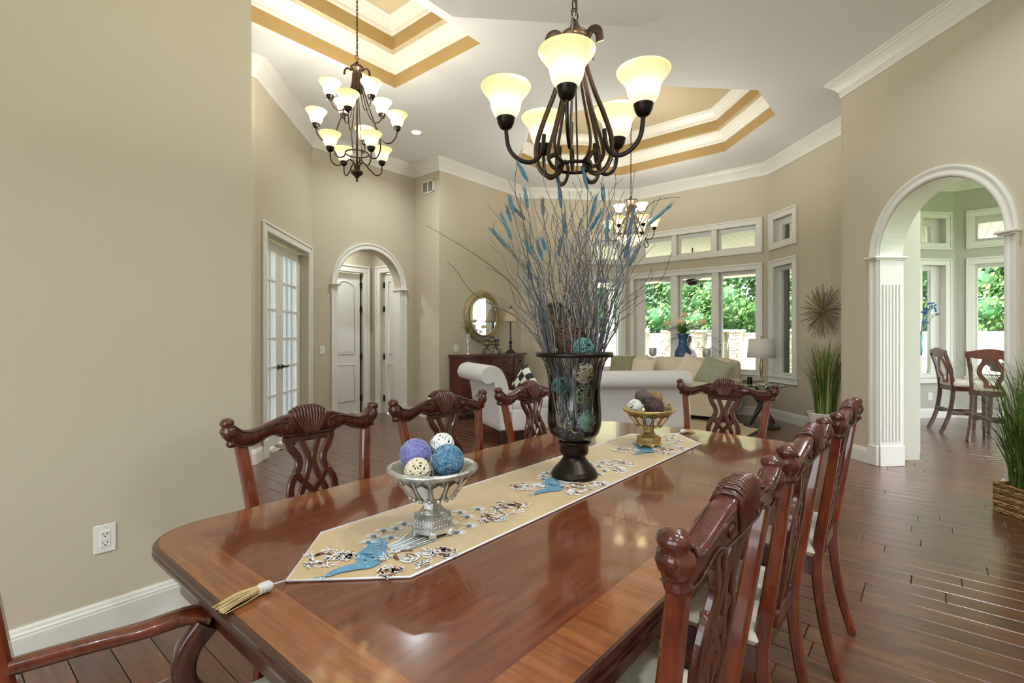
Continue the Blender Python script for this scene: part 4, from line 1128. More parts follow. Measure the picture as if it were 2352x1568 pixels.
for k in range(165):
    lr = tw.gauss(.0, .17); lr = max(-.30, min(.30, lr)); lt = tw.gauss(0, .12)
    top = tw.uniform(.72, 1.10) - abs(lr) * .35
    tm = tw.choice(('twig_a', 'twig_a', 'twig_b', 'twig_b', 'twig_c', 'twig_d', 'twig_e'))
    lean = 'leaning left' if lr < -.1 else 'leaning right' if lr > .1 else 'standing upright'
    LAB = 'thin %s curly twig %s in the tall glass vase' % ({'twig_a': 'brown', 'twig_b': 'grey', 'twig_c': 'silvery', 'twig_d': 'slate blue', 'twig_e': 'pale straw'}[tm], lean)
    twig(twig_path(lr, lt, top, tw.uniform(.009, .024), k + 100), tw.uniform(.0021, .0031), .0008, tm, LAB, GRP)
# the long strays on the left and right
def stray(pix, lab):
    pts = [Vector(off(VL, *p)) for p in pix]
    twig(spline(pts, 4), .0022, .0008, 'twig_a', lab, None, 'long_twig')
stray([(-.03, .22, 0), (-.115, .452, .02), (-.20, .565, .0), (-.29, .615, -.02), (-.37, .665, 0), (-.43, .745, .01), (-.46, .775, 0)], 'long bent twig reaching left, lower of the two over the mirror')
stray([(-.03, .22, .02), (-.10, .455, .0), (-.20, .66, .0), (-.285, .745, .0), (-.36, .80, .0), (-.44, .85, .0), (-.535, .905, 0)], 'longest bent twig reaching far left across the wall')
stray([(.0, .22, 0), (.09, .46, 0), (.165, .70, 0), (.215, .85, 0), (.265, .97, 0), (.32, 1.0, 0), (.385, 1.005, 0)], 'long twig arching to the right under the crown moulding')
stray([(-.02, .22, 0), (-.07, .46, 0), (-.15, .70, 0), (-.185, .92, 0), (-.215, 1.04, 0), (-.20, 1.15, 0), (-.185, 1.18, 0)], 'tall hooked twig rising to the left of the dining chandelier')
heads = [((1190, 380), (1213, 422)), ((1205, 445), (1212, 485)), ((1172, 452), (1180, 488)), ((1178, 470), (1207, 502)), ((1152, 496), (1176, 555)), ((1130, 530), (1170, 573)), ((1164, 470), (1175, 505)), ((1245, 467), (1247, 500)), ((1283, 405), (1291, 475)), ((1333, 390), (1346, 445)), ((1384, 430), (1387, 465)), ((1368, 453), (1352, 515)), ((1380, 488), (1352, 535)), ((1396, 493), (1392, 556)), ((1550, 463), (1490, 515)), ((1465, 465), (1448, 540)), ((1467, 570), (1446, 612)), ((1452, 540), (1440, 590)), ((1234, 560), (1246, 600)), ((1246, 557), (1252, 580)), ((1286, 555), (1283, 590)), ((1293, 500), (1298, 550)), ((1208, 560), (1222, 590)), ((1213, 600), (1222, 640))]
def pix_off(u, vv): 
    d = 1.804; return ((u - 1176) / 1147 * d - .2262, 1.27 + (775 - vv) / 1147 * d - VL[2])
for k, (a, c) in enumerate(heads):
    dpt = tw.uniform(-.05, .05)
    ta, tb = pix_off(*a), pix_off(*c)
    t = thing('dyed_grass', 'blue dyed grass plume %s in the glass vase' % ('far at the left edge of the twigs' if a[0] < 1180 else 'among the left twigs' if a[0] < 1240 else 'among the middle twigs' if a[0] < 1360 else 'among the right twigs' if a[0] < 1500 else 'leaning farthest right past the living room chandelier'), 'grass', VL, group='blue dyed grass plumes in the vase')
    P = [Vector(off((0, 0, 0), x, z, dpt * s)) for x, z, s in ((ta[0], ta[1], 1), (tb[0], tb[1], 1))]
    rimx = max(-.10, min(.10, tb[0] * .45))
    S = spline([Vector(off((0, 0, 0), rimx * .4, .2, 0)), Vector(off((0, 0, 0), rimx, .45, dpt * .4)), lerp(Vector(off((0, 0, 0), rimx, .45, dpt * .4)), P[1], .55) + Vector(off((0, 0, 0), .006, 0, 0)), P[1]], 5)
    b = MB(); b.tube(S, .0014, 5); b.build('stem', tw.choice(('twig_c', 'twig_e', 'twig_d')), t)
    b = MB(); m_ = 7; hp = [lerp(P[1], P[0], i / m_) for i in range(m_ + 1)]
    b.tube(hp, lambda u: .0005 + .0060 * math.sin(PI * min(1, .12 + .86 * u)) ** .8, 7)
    dr = (P[0] - P[1]).normalized(); o1 = dr.orthogonal().normalized(); o2 = dr.cross(o1)
    for i in range(44):
        s = tw.random(); aa = tw.uniform(0, 2 * PI); p = lerp(P[1], P[0], s); rd = o1 * math.cos(aa) + o2 * math.sin(aa)
        b.tube([p + rd * .003, p + rd * .0075 + dr * .018], .0006, 3)
    b.build('plume', tw.choice(('plume_blue', 'plume_slate', 'plume_teal')), t)

# ================================================================ CHANDELIERS
SP = [(.020, .0), (.034, .003), (.045, .018), (.053, .036), (.057, .055), (.060, .070), (.066, .080), (.078, .096), (.088, .109), (.093, .119), (.091, .122), (.084, .115), (.072, .100), (.058, .083), (.053, .068), (.048, .040), (.040, .020), (.018, .005)]
SHM = {}
def shade(parent, loc, s=1.0, pw=1.0):
    if 'm' not in SHM:
        q = MB(); q.lathe(SP, 28, cap=False); SHM['m'] = q.mesh('lamp_shade', SHADE)
        q = MB(); q.lathe([(0, -.040), (.012, -.039), (.022, -.032), (.030, -.017), (.033, -.002), (.035, .002), (.033, .007), (.02, .008)], 20, cap=False); SHM['c'] = q.mesh('socket_cup', 'bronze_dark')
    o = bpy.data.objects.new('lamp_shade', SHM['m']); COL.objects.link(o); o.parent = parent; o.location = loc; o.scale = (s, s, s)
    c = bpy.data.objects.new('socket_cup', SHM['c']); COL.objects.link(c); c.parent = parent; c.location = loc; c.scale = (s, s, s)
    ld = bpy.data.lights.new('bulb', 'POINT'); ld.energy = BULB * pw; ld.color = (1, .97, .91); ld.shadow_soft_size = .03
    lo = bpy.data.objects.new('bulb', ld); COL.objects.link(lo); lo.parent = parent; lo.location = (loc[0], loc[1], loc[2] + .112 * s)
def chain(parent, z0, z1, s=1.0, m='bronze_dark'):
    q = MB(); L = .034 * s
    pts = [(0, 0, 0)]; lk = [(.007 * s * math.cos(a), 0, .5 * L + (L * .36 if math.sin(a) > 0 else -L * .36) + .007 * s * math.sin(a)) for a in [2 * PI * i / 14 for i in range(14)]]
    q.tube(lk, .0022 * s, 5, closed=True); me = q.mesh('chain_link', m)
    n = int((z1 - z0) / (L * .82))
    for i in range(n):
        o = bpy.data.objects.new('chain_link', me); COL.objects.link(o); o.parent = parent; o.location = (0, 0, z0 + i * (z1 - z0) / n); o.rotation_euler = (0, 0, PI / 2 * (i % 2) + .4)
    q = MB(); q.tube([(0.004, 0, z0 - .02), (.004, .003, (z0 + z1) / 2), (.003, 0, z1)], .0016 * s, 5); q.build('cord', m, parent)
    q = MB(); q.lathe([(0, 0), (.055 * s, 0), (.062 * s, -.006), (.05 * s, -.022), (.02 * s, -.03), (0, -.03)], 24, (0, 0, z1 + .02), cap=False); q.build('canopy', m, parent)
    q = MB(); q.tube([(0, .017 * s * math.cos(a), z0 - .012 + .017 * s * math.sin(a)) for a in [2 * PI * i / 20 for i in range(20)]], .0026 * s, 6, closed=True); q.build('hanging_ring', m, parent)
def camdir(phi): return (SA * math.cos(phi) + CA * math.sin(phi), -CA * math.cos(phi) + SA * math.sin(phi))
# dining chandelier, five arms
DCX = (-.99, 1.528)
t = thing('dining_chandelier', 'five-light bronze chandelier hanging over the dining table', 'chandelier', (DCX[0], DCX[1], 1.85))
def rib(parent, phi, pts, w, th, m='bronze', nm='scroll_rib', n=6):
    d = camdir(phi); P = spline([(p[0] * d[0], p[0] * d[1], p[1]) for p in pts], n)
    b = MB(); b.sweep(P, lambda u: rect(w, th, .002), up=(-d[1], d[0], 0), smooth=True); return b.build(nm, m, parent)
b = MB(); b.lathe([(0, .565), (.012, .562), (.018, .545), (.022, .53), (.03, .527), (.048, .516), (.055, .505), (.052, .497), (.046, .492), (.05, .484), (.05, .476), (.044, .470), (.03, .466), (0, .466)], 28, cap=False); b.build('hub', 'bronze', t)
RIB = [(.032, .478), (.042, .41), (.074, .30), (.112, .20), (.138, .115), (.138, .055), (.116, .012), (.082, .0), (.055, .018), (.050, .052), (.070, .078), (.092, .070)]
for k in range(5):
    phi = math.radians(-12.8 + 72 * k)
    rib(t, phi, RIB, .017, .007)
    rib(t, phi, [(.112, .150), (.118, .10), (.135, .062), (.17, .048), (.21, .062), (.24, .10), (.25, .165)], .014, .011, 'bronze_dark', 'arm')
    rib(t, phi, [(.044, .485), (.062, .512), (.082, .510), (.094, .490), (.096, .462)], .030, .005, 'bronze', 'leaf', 4)
    rib(t, phi + .628, [(.03, .47), (.032, .40), (.05, .30), (.078, .20), (.100, .13), (.105, .085), (.085, .05), (.06, .04)], .014, .006)
    d = camdir(phi); shade(t, (.25 * d[0], .25 * d[1], .20), .97, .95)
b = MB(); b.tube([(.062 * math.cos(a), .062 * math.sin(a), .036) for a in [2 * PI * i / 28 for i in range(28)]], .006, 8, closed=True); b.build('lower_ring', 'bronze_dark', t)
chain(t, .60, 3.61 - 1.85, 1.15)
# foyer chandelier, three tiers of four
t = thing('foyer_chandelier', 'three-tier bronze chandelier with twelve glass bells in the foyer', 'chandelier', (-3.93, 2.519, 2.66))
b = MB(); b.lathe([(0, 0), (.008, .002), (.011, .010), (.006, .020), (.012, .03), (.02, .045), (.05, .07), (.056, .085), (.048, .095), (.015, .1), (.009, .12), (.009, .76), (.03, .78), (.03, .79)], 20, cap=False); b.build('stem', 'bronze', t)
b = MB(); b.lathe([(.05, .80), (.038, .93), (.034, .99), (.055, 1.0), (.06, 1.015), (.05, 1.03), (.02, 1.035), (.012, 1.07), (0, 1.08)], 20, cap=False); b.build('hub', 'bronze', t)
for k in range(4):
    phi = PI / 2 * k
    rib(t, phi + .1, [(.036, .97), (.05, .85), (.12, .62), (.19, .42), (.205, .30), (.17, .22), (.12, .22), (.10, .25)], .011, .007)
    rib(t, phi + .1, [(.15, .53), (.19, .42), (.24, .36), (.30, .36), (.345, .42), (.352, .47)], .010, .009, nm='arm')
    rib(t, phi + PI / 4, [(.03, .96), (.05, .84), (.08, .72), (.12, .62), (.17, .58), (.22, .60), (.25, .65)], .010, .007, nm='arm')
    rib(t, phi + PI / 4, [(.02, .10), (.03, .16), (.07, .18), (.12, .14), (.19, .10), (.24, .13), (.25, .20)], .010, .009, nm='arm')
    rib(t, phi + .1, [(.05, .99), (.08, 1.01), (.105, .99), (.11, .95)], .018, .004, nm='leaf', n=4)
    for ph, r_, z_ in ((phi + .1, .352, .50), (phi + PI / 4, .25, .68), (phi + PI / 4, .25, .24)):
        d = camdir(ph); shade(t, (r_ * d[0], r_ * d[1], z_), 1.0, .42)
b = MB(); b.tube([(.10 * math.cos(a), .10 * math.sin(a), .25) for a in [2 * PI * i / 28 for i in range(28)]], .006, 8, closed=True); b.build('lower_ring', 'bronze', t)
chain(t, 1.12, 4.63 - 2.66, 1.2, 'bronze')
# living-room chandelier with a bowl
t = thing('living_chandelier', 'nine-light bronze chandelier with glass bowl in the living room', 'chandelier', (-3.262, 6.48, 2.56))
b = MB(); b.lathe([(0, 0), (.05, .008), (.11, .035), (.16, .075), (.195, .12), (.2, .128), (.19, .126), (.15, .08), (.1, .045), (0, .02)], 32, cap=False); b.build('glass_bowl', shade_mat('bowl_glass', 0, .2, SHADE_E), t)
b = MB(); b.lathe([(0, .1), (.010, .1), (.010, .36), (.055, .42), (.042, .56), (.036, .62), (.06, .63), (.066, .645), (.055, .66), (.02, .67), (.012, .70), (0, .71)], 20, cap=False); b.build('stem', 'bronze', t)
for k in range(6):
    phi = PI / 3 * k + .3
    rib(t, phi, [(.036, .60), (.06, .46), (.14, .26), (.20, .10), (.235, .03), (.235, -.01), (.20, -.02), (.18, .03)], .012, .008)
    rib(t, phi, [(.17, .17), (.20, .11), (.25, .09), (.30, .12), (.32, .218)], .011, .009, nm='arm')
    d = camdir(phi); shade(t, (.32 * d[0], .32 * d[1], .25), .92, .85)
for k in range(3):
    phi = 2 * PI / 3 * k + .75
    rib(t, phi, [(.03, .55), (.06, .42), (.11, .36), (.16, .36), (.18, .42)], .011, .008, nm='arm'); d = camdir(phi); shade(t, (.18 * d[0], .18 * d[1], .46), .92, .85)
    rib(t, phi, [(.055, .63), (.08, .65), (.10, .635), (.108, .60)], .018, .004, nm='leaf', n=4)
chain(t, .75, 4.63 - 2.56, 1.2, 'bronze')
# ================================================================ WALL PLATES, VENT
def plate(P, td, tt, z, kind, label, w=.075, h=.118):
    M = wframe(P, td) @ Matrix.Translation((-tt, 0, z))
    t = thing('outlet' if kind == 'outlet' else 'light_switch', label, 'outlet' if kind == 'outlet' else 'switch'); t.matrix_world = M
    b = MB(); b.box((0, .003, 0), (w, .006, h), None, 0, .002); b.build('plate', 'plastic_white', t)
    if kind == 'outlet':
        b = MB(); b.box((0, .0065, 0), (.034, .004, .068), None, 0, .001); f = b.build('receptacle', 'plastic_white', t)
        for zz in (.018, -.018):
            for xx, ww in ((-.007, .002), (.007, .002)):
                b = MB(); b.box((xx, .0088, zz + .003), (ww, .001, .009)); b.build('slot', 'slot_black', f)
            b = MB(); b.lathe([(0, 0), (.0028, 0)], 10, M=Matrix.Translation((0, .0090, zz - .008)) @ Matrix.Rotation(-PI / 2, 4, 'X'), cap=False); b.build('slot', 'slot_black', f)
    else:
        b = MB(); b.box((0, .007, 0), (.034, .006, .066), None, 0, .002); b.build('rocker', 'plastic_white', t)
    for zz in (.048, -.048):
        b = MB(); b.box((0, .0064, zz), (.006, .001, .0015)); b.build('screw', 'silver_leaf', t)
    return t
plate((-2.7, 0), (0, 1), .51, .415, 'outlet', 'white wall outlet on the beige wall left of the table')
plate((-6.5, 0), (0, 1), 3.615, 1.10, 'switch', 'white light switch between the french doors and the hall arch')
plate((-5.88, 0), (0, 1), 5.585, 1.10, 'switch', 'white light switch on the wall above the sideboard', .11)
plate(W4P, W4D, -.02 + .12, .36, 'outlet', 'white wall outlet below the bay window behind the glass side table')
plate(N1P, N1D, .20, .34, 'outlet', 'white wall outlet under the breakfast nook window')
plate(PB, (-R2, -R2), .10, .35, 'outlet', 'white wall outlet just behind the fluted arch pilaster')
t = thing('air_vent', 'white square return air vent high beside the crown moulding', 'vent'); t.matrix_world = wframe((0, 5.22), (1, 0)) @ Matrix.Translation((6.145, 0, 3.665))
b = MB()
for xx in (-.135, 0, .135): b.box((xx, .006, 0), (.03 if xx else .02, .012, .20), None, 0, .002)
for zz in (-.09, .09): b.box((0, .006, zz), (.30, .012, .025), None, 0, .002)
b.build('grille_frame', 'plastic_white', t)
mat('vent_grey', (168, 160, 146), .6)
b = MB()
for i in range(14): b.box((0, .004, -.076 + i * .0117), (.26, .006, .006), Matrix.Identity(4))
b.build('louvers', 'vent_grey', t)
b = MB(); b.box((0, .001, 0), (.28, .002, .18)); b.build('duct', 'vent_grey', t)

# ================================================================ SIDEBOARD AND WHAT STANDS ON IT
SBX, SBY, SBH = -5.855, 6.18, 1.0
t = thing('sideboard', 'bow-front mahogany sideboard with drawers and arched doors under the mirror', 'sideboard', (SBX, SBY, 0))
mat('sb_red', (88, 40, 32), .28, noise=(5, .3, (6, 6, 1)), coat=.3); mat('sb_dark', (66, 28, 24), .3, coat=.3)
HWs = .76
def bow(y): return .30 + .16 * math.cos(PI / 2 * min(1, abs(y) / HWs)) ** .8
def bowpoly(o=0, n=20): return [(0, -HWs - o), ] + [(bow(y) + o, y * (HWs + o) / HWs) for y in [lerp(-HWs, HWs, i / n) for i in range(n + 1)]] + [(0, HWs + o)]
b = MB(); b.prism(bowpoly(.0), .16, .95); b.build('carcass', 'sb_red', t)
b = MB(); b.prism(bowpoly(.03), SBH - .028, SBH); b.prism(bowpoly(.018), SBH - .045, SBH - .028); b.build('top', 'sb_red', t)
b = MB(); b.prism(bowpoly(.015), .12, .17); b.build('base_rail', 'sb_dark', t)
for y_ in (-HWs + .05, HWs - .05):
    for x_ in (.04, .29):
        b = MB(); b.box((x_, y_, .06), (.06, .06, .12), None, 0, .008); b.build('foot', 'sb_dark', t)
def curved(y0, y1, z0, z1, d, mi='sb_red', nm='drawer', par=t):
    n = 8; b = MB(); vs = []
    for i in range(n + 1):
        y = lerp(y0, y1, i / n)
        for x, z in ((bow(y), z0), (bow(y) + d, z0 + .006), (bow(y) + d, z1 - .006), (bow(y), z1)): vs.append((x, y, z))
    b.add(vs, [(i * 4 + q, (i + 1) * 4 + q, (i + 1) * 4 + q + 1, i * 4 + q + 1) for i in range(n) for q in range(3)]); b.add(vs[:4], [(3, 2, 1, 0)]); b.add(vs[-4:], [(0, 1, 2, 3)])
    return b.build(nm, mi, par)
cells = [(-.72, -.30), (-.27, .27), (.30, .72)]
for y0, y1 in cells:
    dr = curved(y0, y1, .80, .93, .014)
    ym = (y0 + y1) / 2
    b = MB(); b.lathe([(0, 0), (.016, 0), (.018, .004), (.01, .01), (.012, .02), (.006, .024), (0, .024)], 12, M=Matrix.Translation((bow(ym) + .014, ym, .865)) @ Matrix.Rotation(PI / 2, 4, 'Y'), sx=1.5); b.build('knob', 'black_iron', dr)
    dd = curved(y0, y1, .34, .78, .012, 'sb_red', 'door')
    arc = [(bow(lerp(y0, y1, i / 14)) + .016, lerp(y0, y1, i / 14), .42 + .30 * math.sin(PI * i / 14) ** .7) for i in range(15)]
    b = MB(); b.tube(arc, .006, 6); b.build('arched_moulding', 'sb_dark', dd)
    b = MB(); b.ball((bow(y1) + .02, y1 - .03, .58), .010, 8, 6); b.build('knob', 'black_iron', dd)
    curved(y0, y1, .19, .32, .014)
# round mirror with twisted wreath frame
t = thing('round_mirror', 'round mirror in a wreath frame of pale gold rods above the sideboard', 'mirror', (-5.875, 6.2, 1.625))
t.rotation_euler = (0, PI / 2, 0)
b = MB(); b.lathe([(0, .03), (.315, .03)], 48, cap=False); b.build('mirror_glass', 'mirror', t)
mat('champagne', (206, 188, 142), .35, .7)
b = MB(); b.lathe([(.31, .026), (.315, .036), (.33, .036), (.335, .02)], 48, cap=False); b.build('inner_ring', 'champagne', t)
b = MB(); q = random.Random(4)
for k in range(34):
    ph = q.uniform(0, 2 * PI); ln = q.uniform(.8, 1.8) * PI; r0 = q.uniform(.33, .43); r1 = q.uniform(.33, .45); tw_ = q.uniform(-.02, .02)
    b.tube([((lerp(r0, r1, i / 18) + .012 * math.sin(i * .7 + k)) * math.cos(ph + ln * i / 18), (lerp(r0, r1, i / 18) + .012 * math.sin(i * .7 + k)) * math.sin(ph + ln * i / 18), .012 + .02 * (.5 + .5 * math.sin(k + i * .5))) for i in range(19)], .0045, 5)
o = b.build('wreath_frame', 'champagne', t); o['kind'] = 'stuff'
# lamp
def lathe_part(nm, prof, m, par, seg=24, loc=(0, 0, 0), **k): b = MB(); b.lathe(prof, seg, loc, cap=False, **k); return b.build(nm, m, par)
mat('shade_taupe', (196, 172, 146), .8, bump=(200, .1)); mat('shade_white', (222, 216, 206), .85, bump=(250, .08)); mat('iron_brown', (52, 38, 32), .4, .4); mat('champagne_metal', (184, 162, 128), .25, .8)
t = thing('table_lamp', 'slim dark candlestick lamp with taupe bell shade on the sideboard', 'lamp', (-5.64, 6.66, SBH))
lathe_part('base', [(0, 0), (.085, 0), (.085, .012), (.07, .025), (.05, .05), (.022, .065), (.016, .09), (.03, .11), (.018, .13), (.012, .15), (.03, .17), (.034, .19), (.014, .215), (.011, .24), (.022, .25), (.011, .262), (.010, .56), (0, .56)], 'iron_brown', t)
lathe_part('lamp_shade', [(.155, .545), (.158, .55), (.125, .60), (.095, .68), (.075, .765), (.078, .77)], 'shade_taupe', t)
lathe_part('finial', [(0, .77), (.006, .77), (.006, .785), (.016, .797), (.014, .812), (0, .818)], 'iron_brown', t)
# tall crystal vase with wispy grass
t = thing('bud_vase', 'slender silver bud vase with wispy grass at the left of the sideboard', 'vase', (-5.66, 5.63, SBH))
lathe_part('vase_body', [(0, 0), (.05, 0), (.05, .016), (.02, .02), (.018, .03), (.024, .10), (.036, .32), (.038, .33), (.03, .33), (.02, .1), (0, .05)], 'silver_leaf', t)
mat('grass_dry', (140, 136, 78), .7)
b = MB(); q = random.Random(9)
for k in range(40):
    a = q.uniform(0, 2 * PI); L = q.uniform(.12, .42); sp = q.uniform(.05, .16)
    b.tube([(0, 0, .28), (.4 * sp * math.cos(a), .4 * sp * math.sin(a), .33 + L * .6), (sp * math.cos(a), sp * math.sin(a), .33 + L * (.6 if k % 3 else 1))], .003 if k % 3 else .0016, 4)
o = b.build('grass', 'grass_dry', t); o['kind'] = 'stuff'
# candle holder
t = thing('candle_holder', 'scrolled iron holder with three dark candles and greenery on the sideboard', 'candle holder', (-5.64, 6.17, SBH))
b = MB()
for s in (-1, 1):
    b.tube(spline([(0, 0, .16), (0, s * .05, .155), (0, s * .12, .10), (0, s * .19, .08), (0, s * .225, .04), (0, s * .20, .008), (0, s * .165, .02), (0, s * .175, .05)], 5), .006, 6)
    b.tube(spline([(.0, s * .09, .12), (.05, s * .10, .05), (.06, s * .10, .0)], 4), .005, 6); b.tube(spline([(.0, s * .09, .12), (-.05, s * .10, .05), (-.06, s * .10, .0)], 4), .005, 6)
for y_, z_ in ((-.125, .135), (0, .19), (.125, .135)): b.lathe([(0, 0), (.052, 0), (.055, .006), (.05, .008), (0, .008)], 16, (0, y_, z_)); b.tube([(0, y_, z_ - .06), (0, y_, z_)], .006, 6)
b.build('scroll_stand', 'black_iron', t)
mat('candle_navy', (52, 58, 72), .5, noise=(12, .3)); mat('candle_olive', (128, 120, 60), .5, noise=(10, .3)); mat('leaf_olive', (112, 128, 60), .6)
for y_, z_ in ((-.125, .143), (0, .198), (.125, .143)):
    c_ = thing('candle', 'dark blue and olive pillar candle on the %s of the iron holder' % {0: 'raised middle cup', -.125: 'left cup', .125: 'right cup'}[y_], 'candle', (-5.64, 6.17 + y_, SBH + z_))
    lathe_part('wax_band', [(0, 0), (.042, 0), (.042, .055), (0, .055)], 'candle_olive', c_, 18); lathe_part('wax_top', [(.042, .055), (.043, .1), (.034, .102), (.03, .095), (0, .095)], 'candle_navy', c_, 18)
b = MB()
def leaf(b, p, d, L, w, up=(0, 0, 1), mi=0, curl=.2):
    d = Vector(d).normalized(); s = d.cross(Vector(up)); s = s.normalized() if s.length > 1e-3 else d.orthogonal().normalized(); n = s.cross(d)
    p = Vector(p); b.add([p, p + d * L * .35 + s * w / 2, p + d * L * .75 + s * w * .4 - n * curl * L * .3, p + d * L - n * curl * L * .6, p + d * L * .75 - s * w * .4 - n * curl * L * .3, p + d * L * .35 - s * w / 2], [(0, 1, 2, 3, 4, 5)], mi, True)
for k in range(44):
    y_ = q.uniform(-.2, .2); z_ = .13 - abs(y_) * .4 + q.uniform(-.02, .03); a = q.uniform(0, 6.3)
    leaf(b, (.01, y_, z_), (abs(math.cos(a)), math.sin(a), q.uniform(-.6, .5)), q.uniform(.03, .06), .018)
o = b.build('greenery', 'leaf_olive', t); o['kind'] = 'stuff'

# ================================================================ UPHOLSTERED SEATING
def soft(name, d, m, par, loc=(0, 0, 0), rot=(0, 0, 0), bev=.06, seg=4, puff=0.0, nx=10, ny=10, nz=4):
    """rounded cushion-like block, d = full size"""
    me = bpy.data.meshes.new(name); bm = bmesh.new(); bmesh.ops.create_cube(bm, size=1)
    for v_ in bm.verts: v_.co = Vector((v_.co.x * d[0], v_.co.y * d[1], v_.co.z * d[2]))
    bmesh.ops.bevel(bm, geom=bm.edges[:], offset=min(bev, min(d) * .49), segments=seg, profile=.5, affect='EDGES')
    if puff:
        bmesh.ops.subdivide_edges(bm, edges=[e for e in bm.edges if e.calc_length() > .12], cuts=4, use_grid_fill=True)
        for v_ in bm.verts:
            u, w_ = v_.co.x / d[0] * 2, v_.co.y / d[1] * 2
            v_.co.z += puff * max(0, 1 - u * u) * max(0, 1 - w_ * w_) * (1 if v_.co.z > 0 else -.4)
    bm.to_mesh(me); bm.free(); me.materials.append(MATS[m])
    for p in me.polygons: p.use_smooth = True
    o = bpy.data.objects.new(name, me); COL.objects.link(o); o.parent = par; o.location = loc; o.rotation_euler = rot
    return o
def roll_back_seat(name, label, cat, loc, rz, W_, D_, H_, m, seat_cushions=1):
    """armless seat with a rolled-over back; local +y is the way it faces, origin at floor under back centre"""
    t = thing(name, label, cat, loc, rz)
    prof = [(.02, .14), (-.02, .45), (-.06, .66), (-.115, .80), (-.17, .885), (-.165, .94), (-.12, .965), (-.06, .955), (-.005, .90), (.05, .80), (.11, .62), (.16, .46), (.18, .14)]
    # soften the roll: a round drooping backwards
    prof = [(.0, .15), (-.03, .40), (-.065, .60), (-.09, .70), (-.15, .685), (-.215, .70), (-.25, .745), (-.25, .80), (-.215, .855), (-.15, .885), (-.07, .88), (.0, .845), (.05, .78), (.09, .68), (.12, .55), (.15, .42), (.16, .15)]
    prof = [(y, z * H_ / .885) for y, z in prof]
    P = [(p.x, p.y) for p in spline([(y, z, 0) for y, z in prof], 3)]
    b = MB(); n = len(P); k = [-W_ / 2, -W_ / 2 + .015, -W_ / 2 + .05, 0, W_ / 2 - .05, W_ / 2 - .015, W_ / 2]; cy = sum(p[0] for p in P) / n; cz = sum(p[1] for p in P) / n
    vs = []
    for i, x in enumerate(k):
        s = {0: .955, 1: .985, 5: .985, 6: .955}.get(i, 1)
        vs += [(x, cy + (y - cy) * s, cz + (z - cz) * s) for y, z in P]
    b.add(vs, [(i * n + j, i * n + (j + 1) % n, (i + 1) * n + (j + 1) % n, (i + 1) * n + j) for i in range(len(k) - 1) for j in range(n)], 0, True)
    b.add(vs[:n], [tuple(reversed(range(n)))]); b.add(vs[-n:], [tuple(range(n))]); b.build('back', m, t)
    soft('seat_base', (W_, D_ - .1, .26), m, t, (0, D_ / 2 + .03, .28), bev=.03)
    for i in range(seat_cushions):
        w = W_ / seat_cushions; soft('seat_cushion', (w - .01, D_ - .12, .15), m, t, (-W_ / 2 + w * (i + .5), D_ / 2 + .06, .46), bev=.06, puff=.02)
    for sx in (-1, 1):
        for y_ in (.05, D_ - .06):
            b = MB(); b.lathe([(.018, 0), (.032, .16)], 10, (sx * (W_ / 2 - .07), y_, 0)); b.build('leg', 'iron_brown', t)
    return t
# accent chair seen from behind its corner
roll_back_seat('slipper_chair', 'pale grey roll-back slipper chair standing in front of the sideboard', 'armchair', (-4.32, 4.64, 0), math.radians(-27), .96, .80, .94, 'upholstery_grey')
mat('pillow_bw', (228, 224, 214), .9); mat('pillow_black', (40, 42, 46), .9)
t = roll_back_seat('settee', 'pale grey roll-back settee turned away from the dining table', 'sofa', (-2.76, 5.50, 0), math.radians(45), 1.30, .85, .88, 'upholstery_grey', 2)
o = soft('side_bolster', (.16, .5, .36), 'upholstery_grey', t, (.70, .30, .42), bev=.075)
# cream sofa under the bay window
t = thing('sofa', 'cream three-seat sofa with loose cushions under the bay window', 'sofa', (-3.36, 8.0, 0))
soft('sofa_base', (2.05, .78, .34), 'upholstery_cream', t, (0, 0, .27), bev=.03)
soft('sofa_back', (2.10, .24, .74), 'upholstery_cream', t, (0, .30, .55), bev=.09)
for i in (-1, 0, 1):
    soft('seat_cushion', (.62, .60, .17), 'upholstery_cream', t, (i * .63, -.12, .50), bev=.055, puff=.02)
    soft('back_cushion', (.66, .22, .46), 'upholstery_cream', t, (i * .665, .15, .72), (math.radians(-10), 0, 0), bev=.09)
for s in (-1, 1): soft('sofa_arm', (.16, .80, .52), 'upholstery_cream', t, (s * 1.0, 0, .38), bev=.07)
b = MB(); b.box((0, -.385, .155), (1.9, .02, .14), None, 0, .006); b.build('skirt', 'upholstery_cream', t)
for s in (-1, 1):
    for y_ in (-.32, .32): b = MB(); b.lathe([(.02, 0), (.034, .11)], 10, (s * .95, y_, 0)); b.build('leg', 'iron_brown', t)
def pillow(loc, rot, s, m, label, trim=None):
    n = 14; vs = []; fs = []
    for side in (1, -1):
        for j in range(n + 1):
            for i in range(n + 1):
                u, w_ = 2 * i / n - 1, 2 * j / n - 1
                e = (max(0, 1 - u ** 4) * max(0, 1 - w_ ** 4)) ** .55
                p = .07 * (1 - abs(u * w_)) 
                vs.append((u * s * (1 - .07 * (1 - u * u) * 0 - p * (abs(w_) < 1) * 0) * (1 - .05 * (1 - w_ * w_)), w_ * s * (1 - .05 * (1 - u * u)), side * e * s * .34))
    m_ = (n + 1) ** 2
    for sd in (0, 1):
        for j in range(n):
            for i in range(n):
                q4 = (sd * m_ + j * (n + 1) + i, sd * m_ + j * (n + 1) + i + 1, sd * m_ + (j + 1) * (n + 1) + i + 1, sd * m_ + (j + 1) * (n + 1) + i)
                fs.append(q4 if sd == 0 else tuple(reversed(q4)))
    b = MB(); b.add(vs, fs, 0, True); o = b.build('throw_pillow', m); o.location = loc; o.rotation_euler = rot; return tag(o, label, 'pillow', 'throw pillows')
